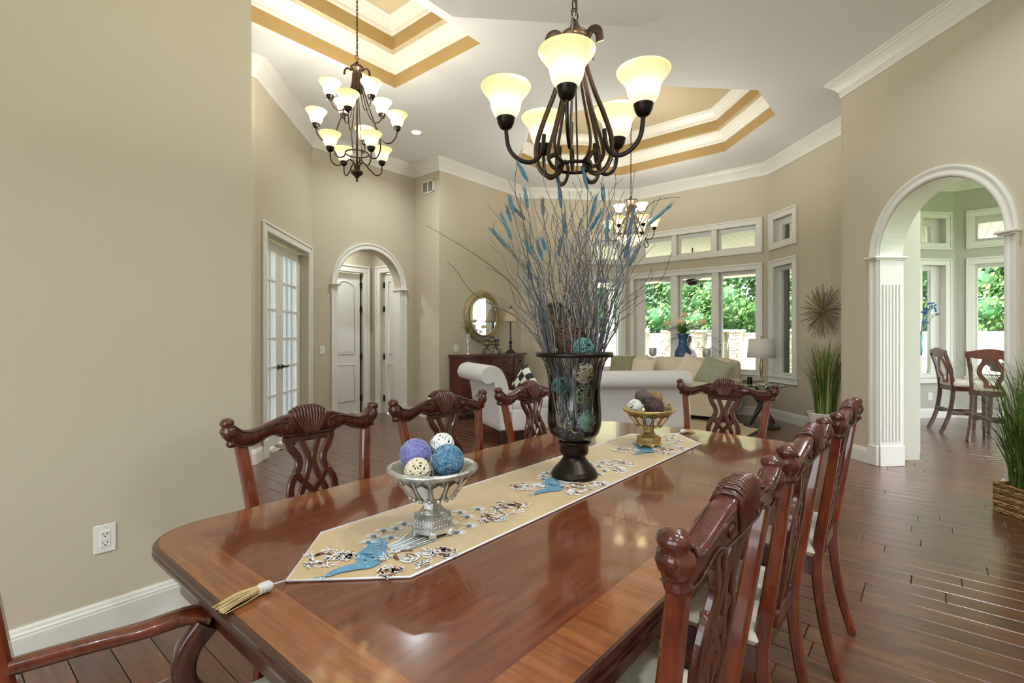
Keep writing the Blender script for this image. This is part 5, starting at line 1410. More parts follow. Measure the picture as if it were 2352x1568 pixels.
mat('pillow_sage', (150, 146, 112), .85, noise=(60, .22), bump=(90, .2)); mat('pillow_sage2', (164, 164, 140), .8, noise=(45, .18), bump=(80, .2)); mat('pillow_cream', (230, 216, 190), .9)
pillow((-4.13, 7.86, .74), (math.radians(72), 0, .05), .23, 'pillow_sage', 'olive patterned pillow at the left end of the cream sofa')
pillow((-3.72, 7.80, .71), (math.radians(70), 0, -.1), .22, 'pillow_cream', 'cream pillow in front of the olive one on the sofa')
pillow((-2.88, 7.80, .73), (math.radians(68), .45, .1), .24, 'pillow_cream', 'cream pillow tilted toward the right end of the sofa')
pillow((-2.55, 7.78, .72), (math.radians(62), .30, -.15), .25, 'pillow_sage2', 'large sage green pillow at the right end of the sofa')
b = None
o = pillow((-4.05, 5.05, .68), (math.radians(70), .6, math.radians(-27)), .19, 'pillow_bw', 'white and black patterned pillow on the slipper chair')
o.data.materials.append(MATS['pillow_black'])
for p in o.data.polygons:
    if (int((p.center.x + .19) / .095) + int((p.center.y + .19) / .095)) % 2: p.material_index = 1
# rug and coffee table
mat('rug_beige', (206, 190, 158), .95, noise=(14, .10), bump=(220, .4)); mat('rug_edge', (70, 62, 54), .9)
t = thing('area_rug', 'beige area rug with dark border under the living room seating', 'rug', (-3.2, 6.55, .001))
b = MB(); b.box((0, 0, .005), (2.75, 2.5, .010)); b.build('pile', 'rug_beige', t)
b = MB()
for s in (-1, 1): b.box((s * 1.39, 0, .0045), (.05, 2.6, .009)); b.box((0, s * 1.275, .0045), (2.83, .05, .009))
b.build('binding', 'rug_edge', t)
t = thing('coffee_table', 'light coffee table with cream top between the slipper chair and the sofa', 'table', (-3.95, 6.5, .012))
mat('table_cream', (216, 204, 178), .35)
b = MB(); b.box((0, 0, .41), (.70, 1.0, .035), None, 0, .008); b.build('tabletop', 'table_cream', t)
b = MB(); b.box((0, 0, .15), (.6, .9, .025), None, 0, .005); b.build('shelf', 'table_cream', t)
for sx in (-1, 1):
    for sy in (-1, 1): b = MB(); b.box((sx * .31, sy * .46, .20), (.05, .05, .40), None, 0, .005); b.build('leg', 'table_cream', t)

# ================================================================ SIDE TABLE, LAMP
mat('espresso', (58, 46, 38), .3, coat=.3)
t = thing('side_table', 'round glass side table on crossed curved dark legs by the sofa', 'table', (-1.86, 7.73, 0))
b = MB(); b.lathe([(0, .583), (.29, .583), (.302, .587), (.304, .593), (.298, .598), (0, .598)], 40, cap=False); b.build('glass_top', 'table_glass', t)
b = MB(); b.lathe([(0, 0), (.235, 0), (.24, .006), (.24, .03), (.23, .038), (0, .038)], 40, cap=False); b.build('base', 'espresso', t)
for k in range(4):
    a = PI / 4 + PI / 2 * k; c_, s_ = math.cos(a), math.sin(a)
    b = MB(); P = spline([(.20 * c_, .20 * s_, .035), (.15 * c_, .15 * s_, .12), (.05 * c_, .05 * s_, .25), (-.05 * c_, -.05 * s_, .38), (-.15 * c_, -.15 * s_, .50), (-.2 * c_, -.2 * s_, .582)], 5)
    P = [p + Vector((-s_, c_, 0)) * .028 for p in P]
    b.sweep(P, rect(.05, .022, .004), up=(-s_, c_, 0)); b.build('curved_leg', 'espresso', t)
t = thing('table_lamp', 'table lamp with white drum shade and slim metal stem by the sofa', 'lamp', (-1.87, 7.75, .598))
b = MB(); b.box((0, 0, .012), (.12, .12, .024), None, 0, .004); b.build('base', 'champagne_metal', t)
lathe_part('stem', [(.012, .024), (.012, .05), (.022, .06), (.012, .075), (.010, .10), (.02, .18), (.024, .26), (.018, .33), (.009, .37), (.008, .66), (0, .66)], 'champagne_metal', t)
lathe_part('lamp_shade', [(.187, .385), (.19, .386), (.165, .655), (.162, .655)], 'shade_white', t, 36)
lathe_part('finial', [(0, .655), (.004, .66), (.008, .68), (.004, .70), (0, .705)], 'champagne_metal', t, 12)
t = thing('drink_glass', 'small glass tumbler on the side table beside the lamp', 'glass', (-1.99, 7.62, .598)); lathe_part('tumbler', [(0, .002), (.03, .002), (.036, .11), (.034, .11), (.028, .01), (0, .01)], 'clear_glass', t)

# ================================================================ SUNBURST, WALL DISC
t = thing('sunburst_wall_decor', 'spiky brass sunburst on the wall above the tall potted grass', 'wall decor')
t.matrix_world = wframe(W4P, W4D) @ Matrix.Translation((-1.304, .06, 1.615))
mat('brass_dark', (140, 116, 78), .38, .7, noise=(5, .3))
b = MB(); b.ball((0, 0, 0), .022, 12, 8); b.tube([(0, -.06, 0), (0, 0, 0)], .01, 8); b.build('core', 'brass_dark', t)
q = random.Random(2); rm = []
for L in (.34, .37, .30, .26):
    m_ = MB(); m_.tube([(0, 0, .015), (0, 0, L * .5), (0, 0, L)], lambda u: lerp(.0022, .0042, u), 5); rm.append(m_.mesh('ray', 'brass_dark'))
for k in range(96):
    a = 2 * PI * k / 96 + q.uniform(-.05, .05); tilt = q.uniform(-.1, .45)
    o = bpy.data.objects.new('ray', rm[k % 4]); COL.objects.link(o); o.parent = t
    o.matrix_local = Matrix.Rotation(a, 4, 'Y') @ Matrix.Rotation(-tilt * .5, 4, 'X')
t = thing('wall_disc', 'large round bronze medallion on the wall behind the vase twigs', 'wall decor')
t.matrix_world = wframe(W2P, W2D) @ Matrix.Translation((-.64, .03, 1.60)) @ Matrix.Rotation(-PI / 2, 4, 'X')
mat('disc_bronze', (88, 70, 48), .45, .5, noise=(18, .5), bump=(40, .5))
lathe_part('disc', [(0, .03), (.08, .03), (.085, .02), (.17, .015), (.18, .03), (.20, .03), (.21, .015), (.29, .012), (.30, .03), (.325, .03), (.335, .01), (.33, -.02)], 'disc_bronze', t, 40)
b = MB()
for k in range(40):
    a = 2 * PI * k / 40; b.ball((.312 * math.cos(a), .312 * math.sin(a), .032), .010, 6, 4)
b.build('rim_beads', 'gold_leaf', t)

# ================================================================ POTTED GRASSES
mat('grass_green', (92, 122, 40), .55, noise=(3, .35)); mat('grass_green2', (70, 104, 34), .55, noise=(3, .3)); mat('grass_straw', (190, 176, 110), .6)
mat('pot_white', (226, 222, 214), .5)
def blades(b, n, R, h0, h1, sp, w, rng, mis=(0, 0, 1, 2), rect_=None, bias=(0, 0)):
    for k in range(n):
        a = rng.uniform(0, 2 * PI)
        if rect_: p = Vector((rng.uniform(-rect_[0], rect_[0]), rng.uniform(-rect_[1], rect_[1]), 0))
        else: rr_ = R * math.sqrt(rng.random()); p = Vector((rr_ * math.cos(a), rr_ * math.sin(a), 0))
        H = rng.uniform(h0, h1); s = sp * rng.uniform(.2, 1) ** 1.3; d = Vector((math.cos(a) + bias[0], math.sin(a) + bias[1], 0)); d.y = -.4 * d.y if (rect_ and d.y > 0) else d.y; ww = w * rng.uniform(.6, 1.1)
        t_ = Vector((-d.y, d.x, 0)).normalized() * ww / 2
        droop = rng.uniform(0, .5) * s
        P = [p, p + d * s * .18 + Vector((0, 0, H * .35)), p + d * s * .5 + Vector((0, 0, H * .72)), p + d * (s + droop) + Vector((0, 0, H - droop * .5))]
        P = spline(P, 2); n_ = len(P); vs = []
        for i, q_ in enumerate(P):
            f = 1 - (i / (n_ - 1)) ** 2; vs += [q_ - t_ * f, q_ + t_ * f]
        b.add(vs, [(2 * i, 2 * i + 1, 2 * i + 3, 2 * i + 2) for i in range(n_ - 1)], rng.choice(mis), True)
t = thing('potted_grass', 'tall ornamental grass in a ribbed white pot below the sunburst', 'plant', (-.985, 7.03, 0))
lathe_part('pot', [(0, .0), (.125, .0)] + [p for i in range(14) for p in ((.128 + .0042 * i, .004 + .025 * i), (.134 + .0042 * i, .016 + .025 * i))] + [(.19, .355), (.195, .37), (.18, .37), (.172, .33), (0, .33)], 'pot_white', t, 36)
b = MB(); b.lathe([(0, .335), (.17, .335)], 24, cap=False); mat('soil', (56, 44, 34), .95); b.build('soil', 'soil', t)
b = MB(); g_ = random.Random(12); blades(b, 420, .11, .55, .98, .25, .010, g_); o = b.build('grass', ['grass_green', 'grass_green2', 'grass_straw'], t, (0, 0, .335)); o['kind'] = 'stuff'
# woven basket by the big arch
BK = (.345 + .36 * R2 + .09 * R2, 5.09 - .36 * R2 + .09 * R2)
t = thing('basket_planter', 'woven seagrass basket planter with long green grass beside the big arch', 'plant', (BK[0], BK[1], 0), -PI / 4)
mat('seagrass', (150, 112, 66), .8, noise=(22, .4)); mat('seagrass2', (116, 82, 46), .8, noise=(22, .4)); mat('seagrass3', (178, 140, 90), .8, noise=(22, .3))
b = MB(); b.box((0, 0, .10), (.70, .165, .19)); b.build('liner', 'seagrass2', t)
hw, hd = .36, .09
g_ = random.Random(3)
for r_ in range(13):
    z_ = .009 + r_ * .0162; b = MB()
    per = []
    N_ = 160
    for i in range(N_):
        u = i / N_ * 4; s = int(u); f = u - s
        c4 = [(-hw, -hd), (hw, -hd), (hw, hd), (-hw, hd)]; p = Vector(c4[s]).lerp(Vector(c4[(s + 1) % 4]), f)
        nrm = [(0, -1), (1, 0), (0, 1), (-1, 0)][s]; o_ = .0055 * math.sin(i * PI * .5 + (r_ % 2) * PI) + g_.uniform(-.002, .002)
        per.append((p[0] + nrm[0] * o_, p[1] + nrm[1] * o_, z_ + g_.uniform(-.003, .003)))
    b.tube(per, .0088, 6, closed=True); b.build('weave_row', ('seagrass', 'seagrass3', 'seagrass2')[r_ % 3], t)
b = MB(); blades(b, 560, .1, .5, 1.05, .46, .013, g_, (0, 0, 1, 1, 2), (.30, .06), (-.15, -.25)); o = b.build('grass', ['grass_green', 'grass_green2', 'grass_green'], t, (0, 0, .19)); o['kind'] = 'stuff'

# ================================================================ SOFA-BACK CONSOLE WITH FLOWERS
t = thing('console_table', 'narrow white console behind the cream sofa, under the bay window', 'table', (-3.35, 8.56, 0))
b = MB(); b.box((0, 0, .83), (1.5, .24, .03), None, 0, .005); b.build('tabletop', 'white_trim', t)
for sx in (-1, 1): b = MB(); b.box((sx * .7, 0, .408), (.05, .2, .815), None, 0, .004); b.build('leg', 'white_trim', t)
mat('glaze_blue', (52, 88, 124), .15, noise=(6, .25)); mat('rose_cream', (246, 226, 178), .6); mat('lily_white', (244, 242, 238), .55); mat('leaf_green', (84, 138, 50), .5)
VF = (-3.305, 8.52, .845)
t = thing('blue_vase', 'glossy blue ceramic vase of roses and lilies behind the sofa', 'vase', VF)
lathe_part('vase_body', [(0, 0), (.09, 0), (.10, .02), (.15, .10), (.155, .17), (.12, .23), (.085, .30), (.08, .38), (.095, .45), (.115, .50), (.108, .50), (.075, .4), (.07, .3), (0, .2)], 'glaze_blue', t, 32)
fr = random.Random(8)
b = MB()
for k in range(26):
    a = fr.uniform(0, 6.3); e = fr.uniform(.1, .8); leaf(b, (0, 0, .48), (math.cos(a) * e, math.sin(a) * e, .55), fr.uniform(.14, .26), .07)
o = b.build('foliage', 'leaf_green', t); o['kind'] = 'stuff'
def rose(x, y, z, s):
    b = MB(); b.ball((x, y, z), s * .6, 12, 8)
    for k in range(14):
        a = k * 2.4; r_ = s * (.35 + .045 * k); 
        b.ball((x + r_ * .6 * math.cos(a), y + r_ * .6 * math.sin(a), z - .02 * s + (.25 - .03 * k) * s), s * .5, 8, 6, sq=(1, 1, .8))
    b.tube([(x, y, z - s * .5), (x * .5, y * .5, .5)], .006, 5); return b.build('rose', 'rose_cream', t)
for x, y, z, s in ((-.30, .05, .68, .075), (-.02, -.03, .70, .085), (.00, .05, .82, .070), (.32, .02, .70, .075)): rose(x, y, z, s)
for x, y, z in ((-.17, -.06, .57), (.12, -.06, .57), (.24, .0, .56), (-.24, .02, .53), (.30, -.04, .60)):
    b = MB()
    for k in range(6):
        a = PI / 3 * k; leaf(b, (x, y, z), (math.cos(a) * .8, -.5 + math.sin(a) * .8, .5), .13, .055)
    b.tube([(x, y, z), (x * .4, y * .4, .48)], .005, 5); b.build('lily', 'lily_white', t)
b = MB()
for k in range(30):
    s = fr.choice((-1, 1)); p0 = Vector((0, 0, .46)); p1 = Vector((s * fr.uniform(.25, .62), fr.uniform(-.1, .08), fr.uniform(.1, .42)))
    b.tube([p0, lerp(p0, p1, .5) + Vector((0, 0, .08)), p1], .0018, 4); b.ball(p1, .010, 6, 4)
mat('berry', (70, 62, 62), .5); o = b.build('berry_sprays', 'berry', t); o['kind'] = 'stuff'
for i, (x, lab) in enumerate(((-3.86, 'etched glass goblet to the left of the blue flower vase'), (-2.90, 'etched glass goblet to the right of the blue flower vase'))):
    t = thing('glass_goblet', lab, 'goblet', (x, 8.53, .845), group='glass goblets')
    lathe_part('foot', [(0, 0), (.05, 0), (.05, .006), (.012, .02), (.010, .07), (.018, .08)], 'clear_glass', t)
    mat_g = MATS.get('etched') or mat('etched', (196, 198, 196), .3, .3); lathe_part('bowl', [(.012, .08), (.05, .10), (.068, .14), (.072, .19), (.062, .24), (.06, .24), (.065, .19), (.05, .12), (0, .1)], 'etched', t)
mat('lime', (170, 210, 80), .4)
b = MB(); b.ball((0, 0, 0), .08, 14, 8, sq=(1.5, 1, .6)); o = b.build('pear_fruit', 'lime'); o.location = (-4.02, 8.53, .895); tag(o, 'lime green fruit beside the left goblet behind the sofa', 'fruit')
# ================================================================ BREAKFAST NOOK
def counter_chair(loc, rz, label):
    t = thing('counter_chair', label, 'chair', loc, rz, 'counter chairs in the nook')
    soft('seat', (.44, .42, .09), 'seat_cream', t, (0, 0, .655), bev=.035)
    b = MB(); b.box((0, 0, .59), (.44, .42, .06), None, 0, .006); b.build('seat_rail', 'mahogany', t)
    for s in (-1, 1):
        b = MB(); b.sweep(spline([(s * .19, -.33, 0), (s * .19, -.25, .2), (s * .19, -.205, .45), (s * .19, -.20, .65), (s * .195, -.235, .88), (s * .20, -.29, 1.06)], 5), rect(.036, .045, .006), up=(0, 1, 0), smooth=False); b.build('rear_leg', 'mahogany', t)
        b = MB(); b.sweep([(s * .19, .19, .6), (s * .19, .19, .3), (s * .185, .18, 0)], lambda u: rect(lerp(.05, .034, u), lerp(.05, .034, u), .006), up=(0, 1, 0), smooth=False); b.build('front_leg', 'mahogany', t)
    for z_, y_ in ((.22, .185), (.30, -.235)): b = MB(); b.box((0, y_, z_), (.37, .025, .04), None, 0, .004); b.build('stretcher', 'mahogany', t)
    for s in (-1, 1): b = MB(); b.box((s * .187, -.02, .26), (.025, .40, .04), None, 0, .004); b.build('stretcher', 'mahogany', t)
    b = MB(); n = 14; vs = []
    for i in range(n + 1):
        x = lerp(-.225, .225, i / n); zt = 1.10 + .035 * math.cos(PI * x / .45) ** 2; zb = 1.0 + .03 * abs(x) / .225
        for y_, z_ in ((-.295, zb), (-.268, zb), (-.278, zt), (-.305, zt)): vs.append((x, y_, z_))
    b.add(vs, [(i * 4 + q, (i + 1) * 4 + q, (i + 1) * 4 + (q + 1) % 4, i * 4 + (q + 1) % 4) for i in range(n) for q in range(4)]); b.add(vs[:4], [(0, 1, 2, 3)]); b.add(vs[-4:], [(3, 2, 1, 0)]); b.build('crest_rail', 'mahogany_light', t)
    b = MB()
    for s in (-1, 1): b.sweep(spline([(s * .05, -.275, 1.03), (s * .055, -.262, .98), (s * .10, -.245, .90), (s * .105, -.23, .82), (s * .06, -.212, .74), (s * .05, -.205, .68)], 5), rect(.05, .018, .004), up=(0, 1, 0), smooth=False)
    b.box((0, -.205, .675), (.16, .02, .04), None, 0, .004); b.box((0, -.262, 1.0), (.13, .018, .06), None, 0, .004)
    b.build('lyre_splat', 'mahogany_light', t)
    return t
counter_chair((.33, 9.12, 0), math.radians(-70), 'counter-height wooden chair nearer the window in the breakfast nook')
counter_chair((.62, 8.50, 0), math.radians(-20), 'counter-height wooden chair nearer the arch in the breakfast nook')
t = thing('counter_table', 'dark wooden counter-height table in the breakfast nook', 'table', (1.06, 9.30, 0))
b = MB(); b.lathe([(0, .90), (.52, .90), (.54, .905), (.55, .915), (.55, .93), (.54, .94), (0, .94)], 44, cap=False); b.build('tabletop', 'sb_dark', t)
b = MB(); b.lathe([(.46, .82), (.47, .83), (.47, .87), (.49, .885), (.49, .90)], 44, cap=False); b.build('apron', 'sb_dark', t)
for k in range(4):
    a = PI / 4 + PI / 2 * k; b = MB(); b.lathe([(.03, 0), (.045, .1), (.035, .5), (.05, .82)], 12, (.34 * math.cos(a), .34 * math.sin(a), 0)); b.build('leg', 'sb_dark', t)
t = thing('potted_orchid', 'yellow orchid with long leaves in a low dish on the nook table', 'plant', (.86, 9.20, .94))
mat('dish_grey', (128, 122, 116), .6, noise=(20, .3)); mat('orchid_yellow', (222, 202, 74), .5); mat('orchid_brown', (120, 52, 40), .5); mat('orchid_leaf', (92, 116, 56), .45)
lathe_part('dish', [(0, 0), (.12, 0), (.16, .03), (.17, .06), (.15, .06), (.1, .03), (0, .03)], 'dish_grey', t, 20)
b = MB(); q = random.Random(3)
for k in range(16): a = q.uniform(0, 6.3); r_ = q.uniform(0, .13); b.ball((r_ * math.cos(a), r_ * math.sin(a), .06), .03, 8, 6)
b.build('moss', 'dish_grey', t)
b = MB(); blades(b, 12, .04, .14, .42, .28, .045, q, (0,), None); b.build('leaves', 'orchid_leaf', t, (0, 0, .06))
b = MB(); b.tube(spline([(0, 0, .05), (-.02, .02, .3), (-.06, .03, .52), (-.12, .02, .66), (-.18, .0, .70)], 5), .004, 5); b.build('stem', 'orchid_leaf', t)
for x, y, z in ((-.06, -.02, .46), (-.02, -.02, .40), (-.09, -.01, .38), (-.12, 0, .55)):
    b = MB()
    for k in range(5): a = 2 * PI * k / 5 + .3; leaf(b, (x, y, z), (math.cos(a), -.35, math.sin(a)), .05, .035, (0, 1, 0))
    b.ball((x, y - .01, z - .008), .013, 8, 6, 1); b.build('blossom', ['orchid_yellow', 'orchid_brown'], t)
mat('speaker_black', (38, 36, 36), .6)
t = thing('portable_speaker', 'black rounded portable speaker standing on the nook table', 'speaker', (1.2, 9.25, .94)); lathe_part('body', [(0, 0), (.055, 0), (.065, .01), (.068, .12), (.064, .22), (.05, .245), (0, .25)], 'speaker_black', t, 24); lathe_part('top_ring', [(.03, .2475), (.045, .249), (.05, .246)], 'slot_black', t, 24)
# tall dark wall mirror and blue blossoms on the nook's left wall
t = thing('arched_wall_panel', 'tall dark arched frame seen edge-on on the nook wall', 'wall decor', (NX + .004, 7.9, 0))
b = MB(); A_ = [(0, -.28, 1.05), (0, -.28, 2.0)] + [(0, -.28 * math.cos(PI * i / 12), 2.0 + .28 * math.sin(PI * i / 12)) for i in range(1, 12)] + [(0, .28, 2.0), (0, .28, 1.05)]
b.tube([(x + .015, y, z) for x, y, z in A_], .015, 8, closed=True); b.build('frame', 'black_iron', t)
b = MB(); b.add([(.006, y, z) for x, y, z in A_], [tuple(range(len(A_)))]); b.build('panel', 'vent_grey', t)
b = MB(); b.box((.02, 0, 1.03), (.045, .62, .03), None, 0, .004); b.build('shelf', 'white_trim', t)
mat('blossom_blue', (74, 120, 168), .6); mat('vase_teal', (64, 158, 168), .25)
t = thing('blue_blossom_vase', 'small teal vase with blue blossoms on the nook wall shelf', 'vase', (NX + .05, 8.15, 1.045))
lathe_part('vase_body', [(0, 0), (.02, 0), (.03, .06), (.022, .16), (.03, .26), (.024, .26), (0, .1)], 'vase_teal', t, 16)
b = MB()
for k in range(7):
    e = Vector((q.uniform(.04, .20), q.uniform(-.08, .08), q.uniform(.36, .66))); b.tube([(0, 0, .22), lerp(Vector((0, 0, .22)), e, .6) + Vector((0, 0, .04)), e], .0025, 4)
    for j in range(7): b.ball(e + Vector((q.uniform(-.03, .03), q.uniform(-.03, .03), q.uniform(-.03, .03))), .012, 6, 4)
o = b.build('blossoms', 'blossom_blue', t); o['kind'] = 'stuff'

# ================================================================ OUTDOORS
mat('patio_stone', (224, 218, 206), .8, noise=(2, .1)); mat('lawn', (96, 136, 62), .9, noise=(3, .2)); mat('stucco_white', (232, 230, 226), .85, bump=(80, .05)); mat('cap_stone', (222, 208, 180), .75); mat('ledge_stone', (188, 176, 150), .85, noise=(12, .25)); mat('soffit_cream', (246, 238, 210), .6)
b = MB(); b.box((0, 40, -.42), (140, 110, .5)); o = b.build('ground', 'lawn'); struct(o)
b = MB(); b.box((-3, 14, -.10), (22, 10.2, .06)); o = b.build('patio', 'patio_stone'); struct(o)
t = thing('garden_wall', 'white stuccoed garden wall with cap beyond the patio', 'wall', (0, 17.6, 0))
b = MB(); b.box((-2, 0, .65), (24, .2, 1.46)); b.build('wall_body', 'stucco_white', t)
b = MB(); b.box((-2, 0, 1.40), (24, .3, .06), None, 0, .01); b.build('coping', 'cap_stone', t)
ps = random.Random(6)
for i, (x, lab) in enumerate(((-8.24, 'stacked stone pier at the left of the garden wall'), (-7.17, 'stacked stone pier left of the blue flower vase, beyond the window'), (-6.11, 'stacked stone pier right of the blue flower vase, beyond the window'), (-5.42, 'stacked stone pier behind the window mullion'), (-4.91, 'stacked stone pier at the right of the bay window view'), (-3.2, 'stacked stone pier seen through the side bay window'))):
    t = thing('stone_pier', lab, 'pillar', (x, 17.20, 0), 0, 'stacked stone piers of the garden wall')
    z_ = -.07; k = 0
    while z_ < 1.45:
        h_ = ps.choice((.05, .06, .075)); n_ = ps.choice((2, 3)); xs_ = [-.17] + sorted(ps.uniform(-.1, .1) for _ in range(n_ - 1)) + [.17]
        for a_, c_ in zip(xs_[:-1], xs_[1:]):
            if c_ - a_ < .03: continue
            b = MB(); b.box(((a_ + c_) / 2, ps.uniform(-.012, .012), z_ + h_ / 2), (c_ - a_ - .008, .36, h_ - .008), None, 0, .005); b.build('stone', 'ledge_stone', t)
        z_ += h_
    b = MB(); b.box((0, 0, 1.49), (.46, .46, .08), None, 0, .01); b.build('cap', 'cap_stone', t)
# covered patio: boarded ceiling, beam, fan
t = thing('patio_ceiling', 'cream boarded ceiling of the covered patio outside the windows', 'ceiling', (0, 0, 3.22))
b = MB(); b.box((-4.75, 12.0, .06), (8.7, 6.2, .06)); b.box((1.8, 13.05, .06), (4.4, 4.1, .06)); b.build('roof_deck', 'soffit_cream', t)
bd = MB(); bd.box((0, 0, 0), (.145, 6.1, .02), None, 0, .006); bme = bd.mesh('board', 'soffit_cream')
bd = MB(); bd.box((0, 0, 0), (.145, 4.0, .02), None, 0, .006); bme2 = bd.mesh('board', 'soffit_cream')
for i in range(86):
    xb = -8.9 + i * .15; o = bpy.data.objects.new('board', bme if xb < -.45 else bme2); COL.objects.link(o); o.parent = t; o.location = (xb, 12.0 if xb < -.45 else 13.05, .02)
b = MB(); b.box((-2.5, 15.0, -.10), (13, .2, .26), None, 0, .01); b.build('beam', 'soffit_cream', t)
for i, x in enumerate((-8.3, 3.6)):
    t2 = thing('patio_post', 'cream patio post at the %s corner of the covered patio' % ('left', 'right')[i], 'post', (x, 15.0, -.07)); b = MB(); b.box((0, 0, 1.55), (.2, .2, 3.1), None, 0, .01); b.box((0, 0, .1), (.26, .26, .2), None, 0, .01); b.build('shaft', 'soffit_cream', t2)
t = thing('ceiling_fan', 'dark ceiling fan hanging on the covered patio outside', 'fan', (-4.0, 10.85, 2.42))
lathe_part('motor', [(0, -.02), (.06, -.02), (.11, .0), (.14, .05), (.13, .11), (.05, .14), (.02, .15), (.02, .16)], 'bronze_dark', t); b = MB(); b.tube([(0, 0, .14), (0, 0, .80)], .016, 8); b.build('downrod', 'bronze_dark', t)
for k in range(5):
    a = 2 * PI * k / 5 + .3; b = MB(); b.box((.42, 0, .07), (.60, .12, .010), Matrix.Rotation(a, 4, 'Z') @ Matrix.Rotation(.18, 4, 'X'), 0, .004); b.build('blade', 'bronze_ext', t)
# black lattice patio chairs
def patio_chair(loc, rz, lab):
    t = thing('patio_chair', lab, 'chair', loc, rz, 'black patio chairs')
    for s in (-1, 1):
        b = MB(); b.tube(spline([(s * .26, .24, 0), (s * .27, .25, .3), (s * .27, .2, .58), (s * .27, 0, .62), (s * .27, -.2, .60)], 4), .016, 6); b.build('arm', 'black_iron', t)
        b = MB(); b.tube([(s * .26, -.25, 0), (s * .26, -.22, .42), (s * .25, -.34, .90)], .016, 6); b.build('rear_leg', 'black_iron', t)
    b = MB(); b.box((0, 0, .42), (.52, .48, .02), None, 0, .005); b.build('seat', 'black_iron', t)
    b = MB(); b.tube([(-.25, -.34, .90), (0, -.36, .95), (.25, -.34, .90)], .016, 6)
    for i in range(6): x = -.22 + .088 * i; b.tube([(x, -.23, .46), (x + .05, -.28, .66), (x - .02, -.34, .90)], .008, 5); b.tube([(x + .04, -.23, .46), (x - .03, -.28, .66), (x + .03, -.34, .90)], .008, 5)
    b.build('lattice_back', 'black_iron', t)
patio_chair((-.15, 12.9, -.07), 2.2, 'black metal patio chair seen low through the nook window'); patio_chair((-1.7, 10.4, -.07), .7, 'black metal patio chair seen low through the narrow bay window')
# seated person outside, seen from behind
PC = (-4.46, 12.0, -.07)
patio_chair((PC[0], PC[1], PC[2]), math.radians(-20), 'black metal patio chair under the seated person')
mat('shirt_pink', (206, 168, 190), .8, noise=(9, .3)); mat('hair_brown', (84, 66, 52), .6, noise=(30, .3)); mat('jeans', (96, 124, 150), .85); mat('skin', (214, 170, 146), .6)
def skin_body(name, J, E_, m, parent, root=0):
    me = bpy.data.meshes.new(name); me.from_pydata([j[:3] for j in J], E_, []); o = bpy.data.objects.new(name, me); COL.objects.link(o); o.parent = parent
    md = o.modifiers.new('skin', 'SKIN'); sv = me.skin_vertices[0] if me.skin_vertices else None
    if sv is None:
        bm = bmesh.new(); bm.from_mesh(me); bm.verts.layers.skin.verify(); bm.to_mesh(me); bm.free(); sv = me.skin_vertices[0]
    for i, j in enumerate(J): sv.data[i].radius = (j[3], j[4]); sv.data[i].use_root = (i == root)
    sb_ = o.modifiers.new('sub', 'SUBSURF'); sb_.levels = 2; sb_.render_levels = 2; me.materials.append(MATS[m]); return o
t = thing('person', 'person in a pink patterned shirt seated outside, back to the window', 'person', PC, math.radians(-20))
J = [(0, -.08, .52, .15, .12), (0, -.12, .72, .13, .10), (0, -.14, .92, .15, .11), (0, -.12, 1.04, .10, .08), (0, -.10, 1.12, .045, .045), (0, -.08, 1.20, .065, .075), (0, -.07, 1.28, .07, .085), (0, -.07, 1.35, .04, .05),
     (.17, -.13, .99, .055, .055), (.24, -.08, .76, .045, .045), (.22, .12, .66, .035, .035), (.18, .20, .66, .03, .02), (-.17, -.13, .99, .055, .055), (-.24, -.08, .76, .045, .045), (-.22, .12, .66, .035, .035), (-.18, .20, .66, .03, .02),
     (.10, .0, .50, .09, .085), (.12, .38, .50, .065, .065), (.12, .42, .10, .045, .045), (.12, .52, .04, .035, .03), (-.10, .0, .50, .09, .085), (-.12, .38, .50, .065, .065), (-.12, .42, .10, .045, .045), (-.12, .52, .04, .035, .03)]
E_ = [(0, 1), (1, 2), (2, 3), (3, 4), (4, 5), (5, 6), (6, 7), (3, 8), (8, 9), (9, 10), (10, 11), (3, 12), (12, 13), (13, 14), (14, 15), (0, 16), (16, 17), (17, 18), (18, 19), (0, 20), (20, 21), (21, 22), (22, 23)]
bo = skin_body('body', J, E_, 'skin', t)
JS = [(j[0], j[1], j[2], j[3] + .012, j[4] + .012) for j in J]
s_idx = [0, 1, 2, 3, 8, 9, 12, 13]; mp = {v_: i for i, v_ in enumerate(s_idx)}
skin_body('shirt', [JS[i] for i in s_idx], [(mp[a], mp[c_]) for a, c_ in E_ if a in mp and c_ in mp], 'shirt_pink', t)
p_idx = [0, 16, 17, 18, 20, 21, 22]; mp = {v_: i for i, v_ in enumerate(p_idx)}
skin_body('jeans', [(j[0], j[1], j[2] - (.01 if k == 0 else 0), j[3] * .98, j[4] * .98) if k == 0 else j for k, j in enumerate([JS[i] for i in p_idx])], [(mp[a], mp[c_]) for a, c_ in E_ if a in mp and c_ in mp], 'jeans', t)
b = MB(); b.ball((0, -.10, 1.295), .098, 16, 12, sq=(.92, 1, 1.05)); b.ball((0, -.145, 1.18), .075, 12, 8, sq=(1, .6, 1.4)); b.build('hair', 'hair_brown', t)
b = MB()
for s in (-1, 1): b.ball((s * .028, .005, 1.29), .010, 8, 6); b.ball((s * .075, -.065, 1.275), .018, 8, 6, sq=(.5, 1, 1.3))
b.ball((0, .022, 1.265), .014, 8, 6); b.build('face', 'skin', t)
